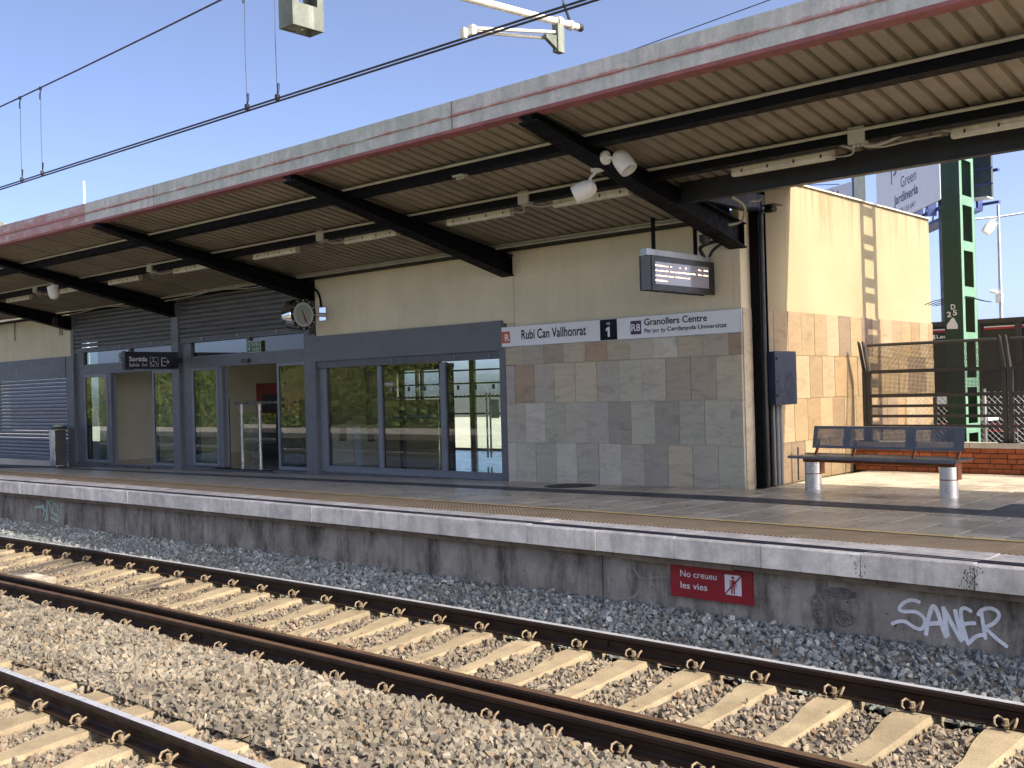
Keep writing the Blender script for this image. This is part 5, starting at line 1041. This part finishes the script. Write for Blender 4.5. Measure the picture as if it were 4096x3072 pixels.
part('stripe_yellow', 'yellow_paint', TLr, (-1.45, 7, 13.984, 13.997, 1.19, 1.215)); part('placard', 'trailer_white', TLr, (-1.28, -1.0, 13.98, 13.997, .85, 1.14)); part('locker', 'trailer_white', TLr, (-2.82, -2.55, 13.95, 13.999, 1.62, 1.84))
for X in (-3.4, -2.1, -.8):
    mb = MB(); lathe(mb, [(.0, 0), (.25, 0), (.27, .02), (.48, .02), (.5, .06), (.5, .28), (0, .28)], (X, 13.98, -.2), (0, 1, 0), 24); build(mb, 'wheel', 'bin_dark', TLr)
wf = empty('white_lorry_cab', (-1.9, 13.2, -.7), label='white lorry corner half hidden behind the green mast and fence', cat='lorry')
part('cab_side', 'trailer_white', wf, (-2.0, -1.86, 12.9, 13.6, .4, 1.75)); part('bumper', 'trailer_white', wf, (-1.859, -1.45, 12.95, 13.5, 1.35, 1.42)); part('door_panel', 'galv', wf, (-1.859, -1.80, 13.0, 13.5, .4, 1.3)); part('mirror', 'trailer_white', wf, (-1.75, -1.66, 12.9, 12.95, 1.5, 1.75))
CFn = empty('chain_link_fence', (1, 11.6, -.7), label='galvanised chain-link fence between the railing and the trailer', cat='fence')
mb = MB()
for i in range(-20, 70):
    for s_ in (-1, 1):
        x0 = -2.4 + i * .095; mb.tube([(x0, 11.6 + .004 * s_, .2), (x0 + s_ * 1.7, 11.6 + .004 * s_, 1.9)], .0022, 4, False)
mb.v = mb.v; tag(build(mb, 'wire_mesh', 'galv', CFn), kind='stuff')
for X in (-1.05 + .02, 1.2, 3.4): mb = MB(); mb.cyl((X, 11.55, -.7), (X, 11.55, 1.95), .03); build(mb, 'post', 'galv', CFn)

# billboards and yard lamp
def board(name, P, d, w_, z0, z1, label, m_='bill_white', back='bill_back'):
    P = Vector((P[0], P[1], 0)); d = Vector((d[0], d[1], 0)).normalized(); nrm = Vector((-d.y, d.x, 0)); 
    if nrm.dot(Vector((5.4, -7.4, 0)) - P) < 0: nrm = -nrm
    o = empty(name, (P.x, P.y, -.7), label=label, cat='billboard'); H = lambda mb, s0, s1, a, c, zz0, zz1: mb.hexa([tuple(P + d * s + nrm * n_ + Vector((0, 0, z))) for z in (zz0, zz1) for s, n_ in ((s0, a), (s1, a), (s1, c), (s0, c))])
    mb = MB(); H(mb, 0, w_, 0, .05, z0, z1); build(mb, 'panel', m_, o); mb = MB(); H(mb, 0, w_, -.04, -.001, z0, z1); build(mb, 'panel_back', back, o)
    k = 0
    while k * 1.2 < w_: mb = MB(); H(mb, k * 1.2, k * 1.2 + .08, -.3, -.041, z0 - .3, z1); build(mb, 'rib', 'blue_frame', o); k += 1
    for z in (z0 - .12, z0 + .9, z1 - .2): mb = MB(); H(mb, 0, w_, -.42, -.301, z, z + .08); build(mb, 'rail', 'blue_frame', o)
    for s_ in ((w_ * .3, w_ * .75) if w_ > 1 else ()): mb = MB(); H(mb, s_, s_ + .3, -.8, -.43, -.7, z1 - .4); build(mb, 'pylon', 'dark_steel', o)
    return o, P, d, nrm
dR = (.647, -.763); w_b = 6.2; Pl = (-6.66 - .647 * w_b, 25 + .763 * w_b)
o, P, d, nrm = board('billboard', Pl, dR, w_b, 7.48, 11.2, 'large white gardening billboard seen at a steep angle above the cream wall')
tx = lambda s_, z: tuple(P + d * s_ + nrm * .055 + Vector((0, 0, z)))
text('649 116 641', 'lettering', 'bill_text', o, tx(2.35, 7.63), d, UZ, 1.6, .19, bold=.005); text('Jardinería', 'lettering', 'bill_text', o, tx(1.9, 7.90), d, UZ, 2.4, .42, bold=.02); text('Green', 'lettering', 'bill_text', o, tx(2.65, 8.46), d, UZ, 1.5, .36); text('Detycar', 'lettering', 'bill_text', o, tx(2.65, 8.92), d, UZ, 2.0, .46)
mb = MB(); [mb.ribbon(q, .12, lambda u, v, k=k: tuple(P + d * u + nrm * (.056 + .001 * k) + Vector((0, 0, v)))) for k, q in enumerate(([(1.72, 8.75), (1.72, 9.9)], [(1.95, 9.0), (2.2, 9.08), (2.35, 9.35), (2.32, 9.8)], [(1.95, 9.3), (2.1, 9.35), (2.14, 9.8)]))]; build(mb, 'emblem', 'bill_text', o)
mb = MB(); [mb.hexa([tuple(P + d * s + nrm * n_ + Vector((0, 0, z))) for z in (zz, zz + .1) for s, n_ in ((0, -1.1), (w_b + .2, -1.1), (w_b + .2, -.45), (0, -.45))]) for zz in (7.05,)]; [mb.tube([tuple(P + d * s_ + nrm * -1.1 + Vector((0, 0, 7.1))), tuple(P + d * (s_ + .4) + nrm * -1.1 + Vector((0, 0, 8.0)))], .03, 5) for s_ in (.5, 1.3, 2.1, 2.9, 3.7, 4.5, 5.3)]; build(mb, 'walkway', 'blue_frame', o)
o2, *_ = board('billboard', (-6.75, 28.0), (1, -.25), .62, 7.75, 11.4, 'dark back of a billboard right of the green mast', 'bill_back', 'bill_back')
mb = MB(); [mb.box(-6.75, -6.12, 27.80, 27.84, z, z + .03) for z in (8.2, 8.7, 9.2)]; build(mb, 'seam', 'blue_frame', o2)
part('lamp_tray', 'trailer_white', o2, (-6.75, -6.1, 27.2, 27.7, 7.70, 7.74))
o3, P3, d3, n3 = board('billboard', (-24.5, 52.0), (1, -.55), 4.4, 10.5, 13.25, 'distant white and red billboard peeping over the cream wall', 'bill_white')
mb = MB(); q = lambda s_, z: tuple(P3 + d3 * s_ + n3 * .06 + Vector((0, 0, z))); mb.quad(q(0.2, 11.6), q(2.9, 11.6), q(2.9, 13.0)); mb.quad(q(3.4, 11.2), q(4.0, 11.2), q(3.7, 12.6)); build(mb, 'red_shape', 'bill_red', o3)
for k in range(3): mb = MB(); mb.tube([q(3.0 - k * .6, 13.3 - .3 * k), tuple(Vector(q(2.2 - k * .7, 13.35 - .35 * k)) + n3 * 1.6), tuple(Vector(q(2.1 - k * .7, 13.2 - .35 * k)) + n3 * 1.7)], .03, 5); build(mb, 'lamp_arm', 'blue_frame', o3)
o4, *_ = board('billboard', (-20.6, 49.5), (1, .9), .62, 10.5, 13.5, 'dark back of the distant billboard above the cream wall', 'bill_back', 'bill_back')
YL = empty('yard_lamp', (-6.70, 30, -.7), label='tall grey yard lamp with cross arms at the right', cat='street lamp')
mb = MB(); mb.cyl((-6.7, 30, -.7), (-6.7, 30, 7.85), .085, .045, n=12); build(mb, 'pole', 'galv', YL, smooth=True); mb = MB(); mb.tube([(-7.9, 29.0, 7.35), (-6.7, 30, 7.45), (-5.2, 31.0, 7.65)], .035, 6); build(mb, 'cross_arm', 'galv', YL)
mb = MB(); lathe(mb, [(0, -.28), (.14, -.24), (.17, 0), (.13, .2), (0, .26)], (-6.92, 29.8, 7.12), (.5, .4, .8), 16); build(mb, 'lamp_head', 'white_plastic', YL, smooth=True); mb = MB(); mb.tube([(-6.9, 29.82, 7.3), (-6.7, 30, 7.42)], .03, 6); build(mb, 'lamp_neck', 'galv', YL)
part('control_box', 'white_plastic', YL, (-6.8, -6.6, 29.8, 29.95, 4.6, 4.9)); mb = MB(); mb.cyl((-6.95, 29.8, 5.0), (-6.75, 29.9, 4.95), .06, n=10); build(mb, 'camera', 'white_plastic', YL)
mb = MB(); mb.cyl((-50.1, 20, -.7), (-50.1, 20, 13.89), .12, .05, n=8); tag(build(mb, 'lamp_pole', 'white_plastic'), 'thin white pole rising behind the far left canopy edge', 'pole')
mb = MB(); mb.box(-61.5, -61.15, 20, 20.5, -.7, 13.1); tag(build(mb, 'far_mast', 'old_green'), 'pale green mast top at the left edge above the canopy', 'mast')
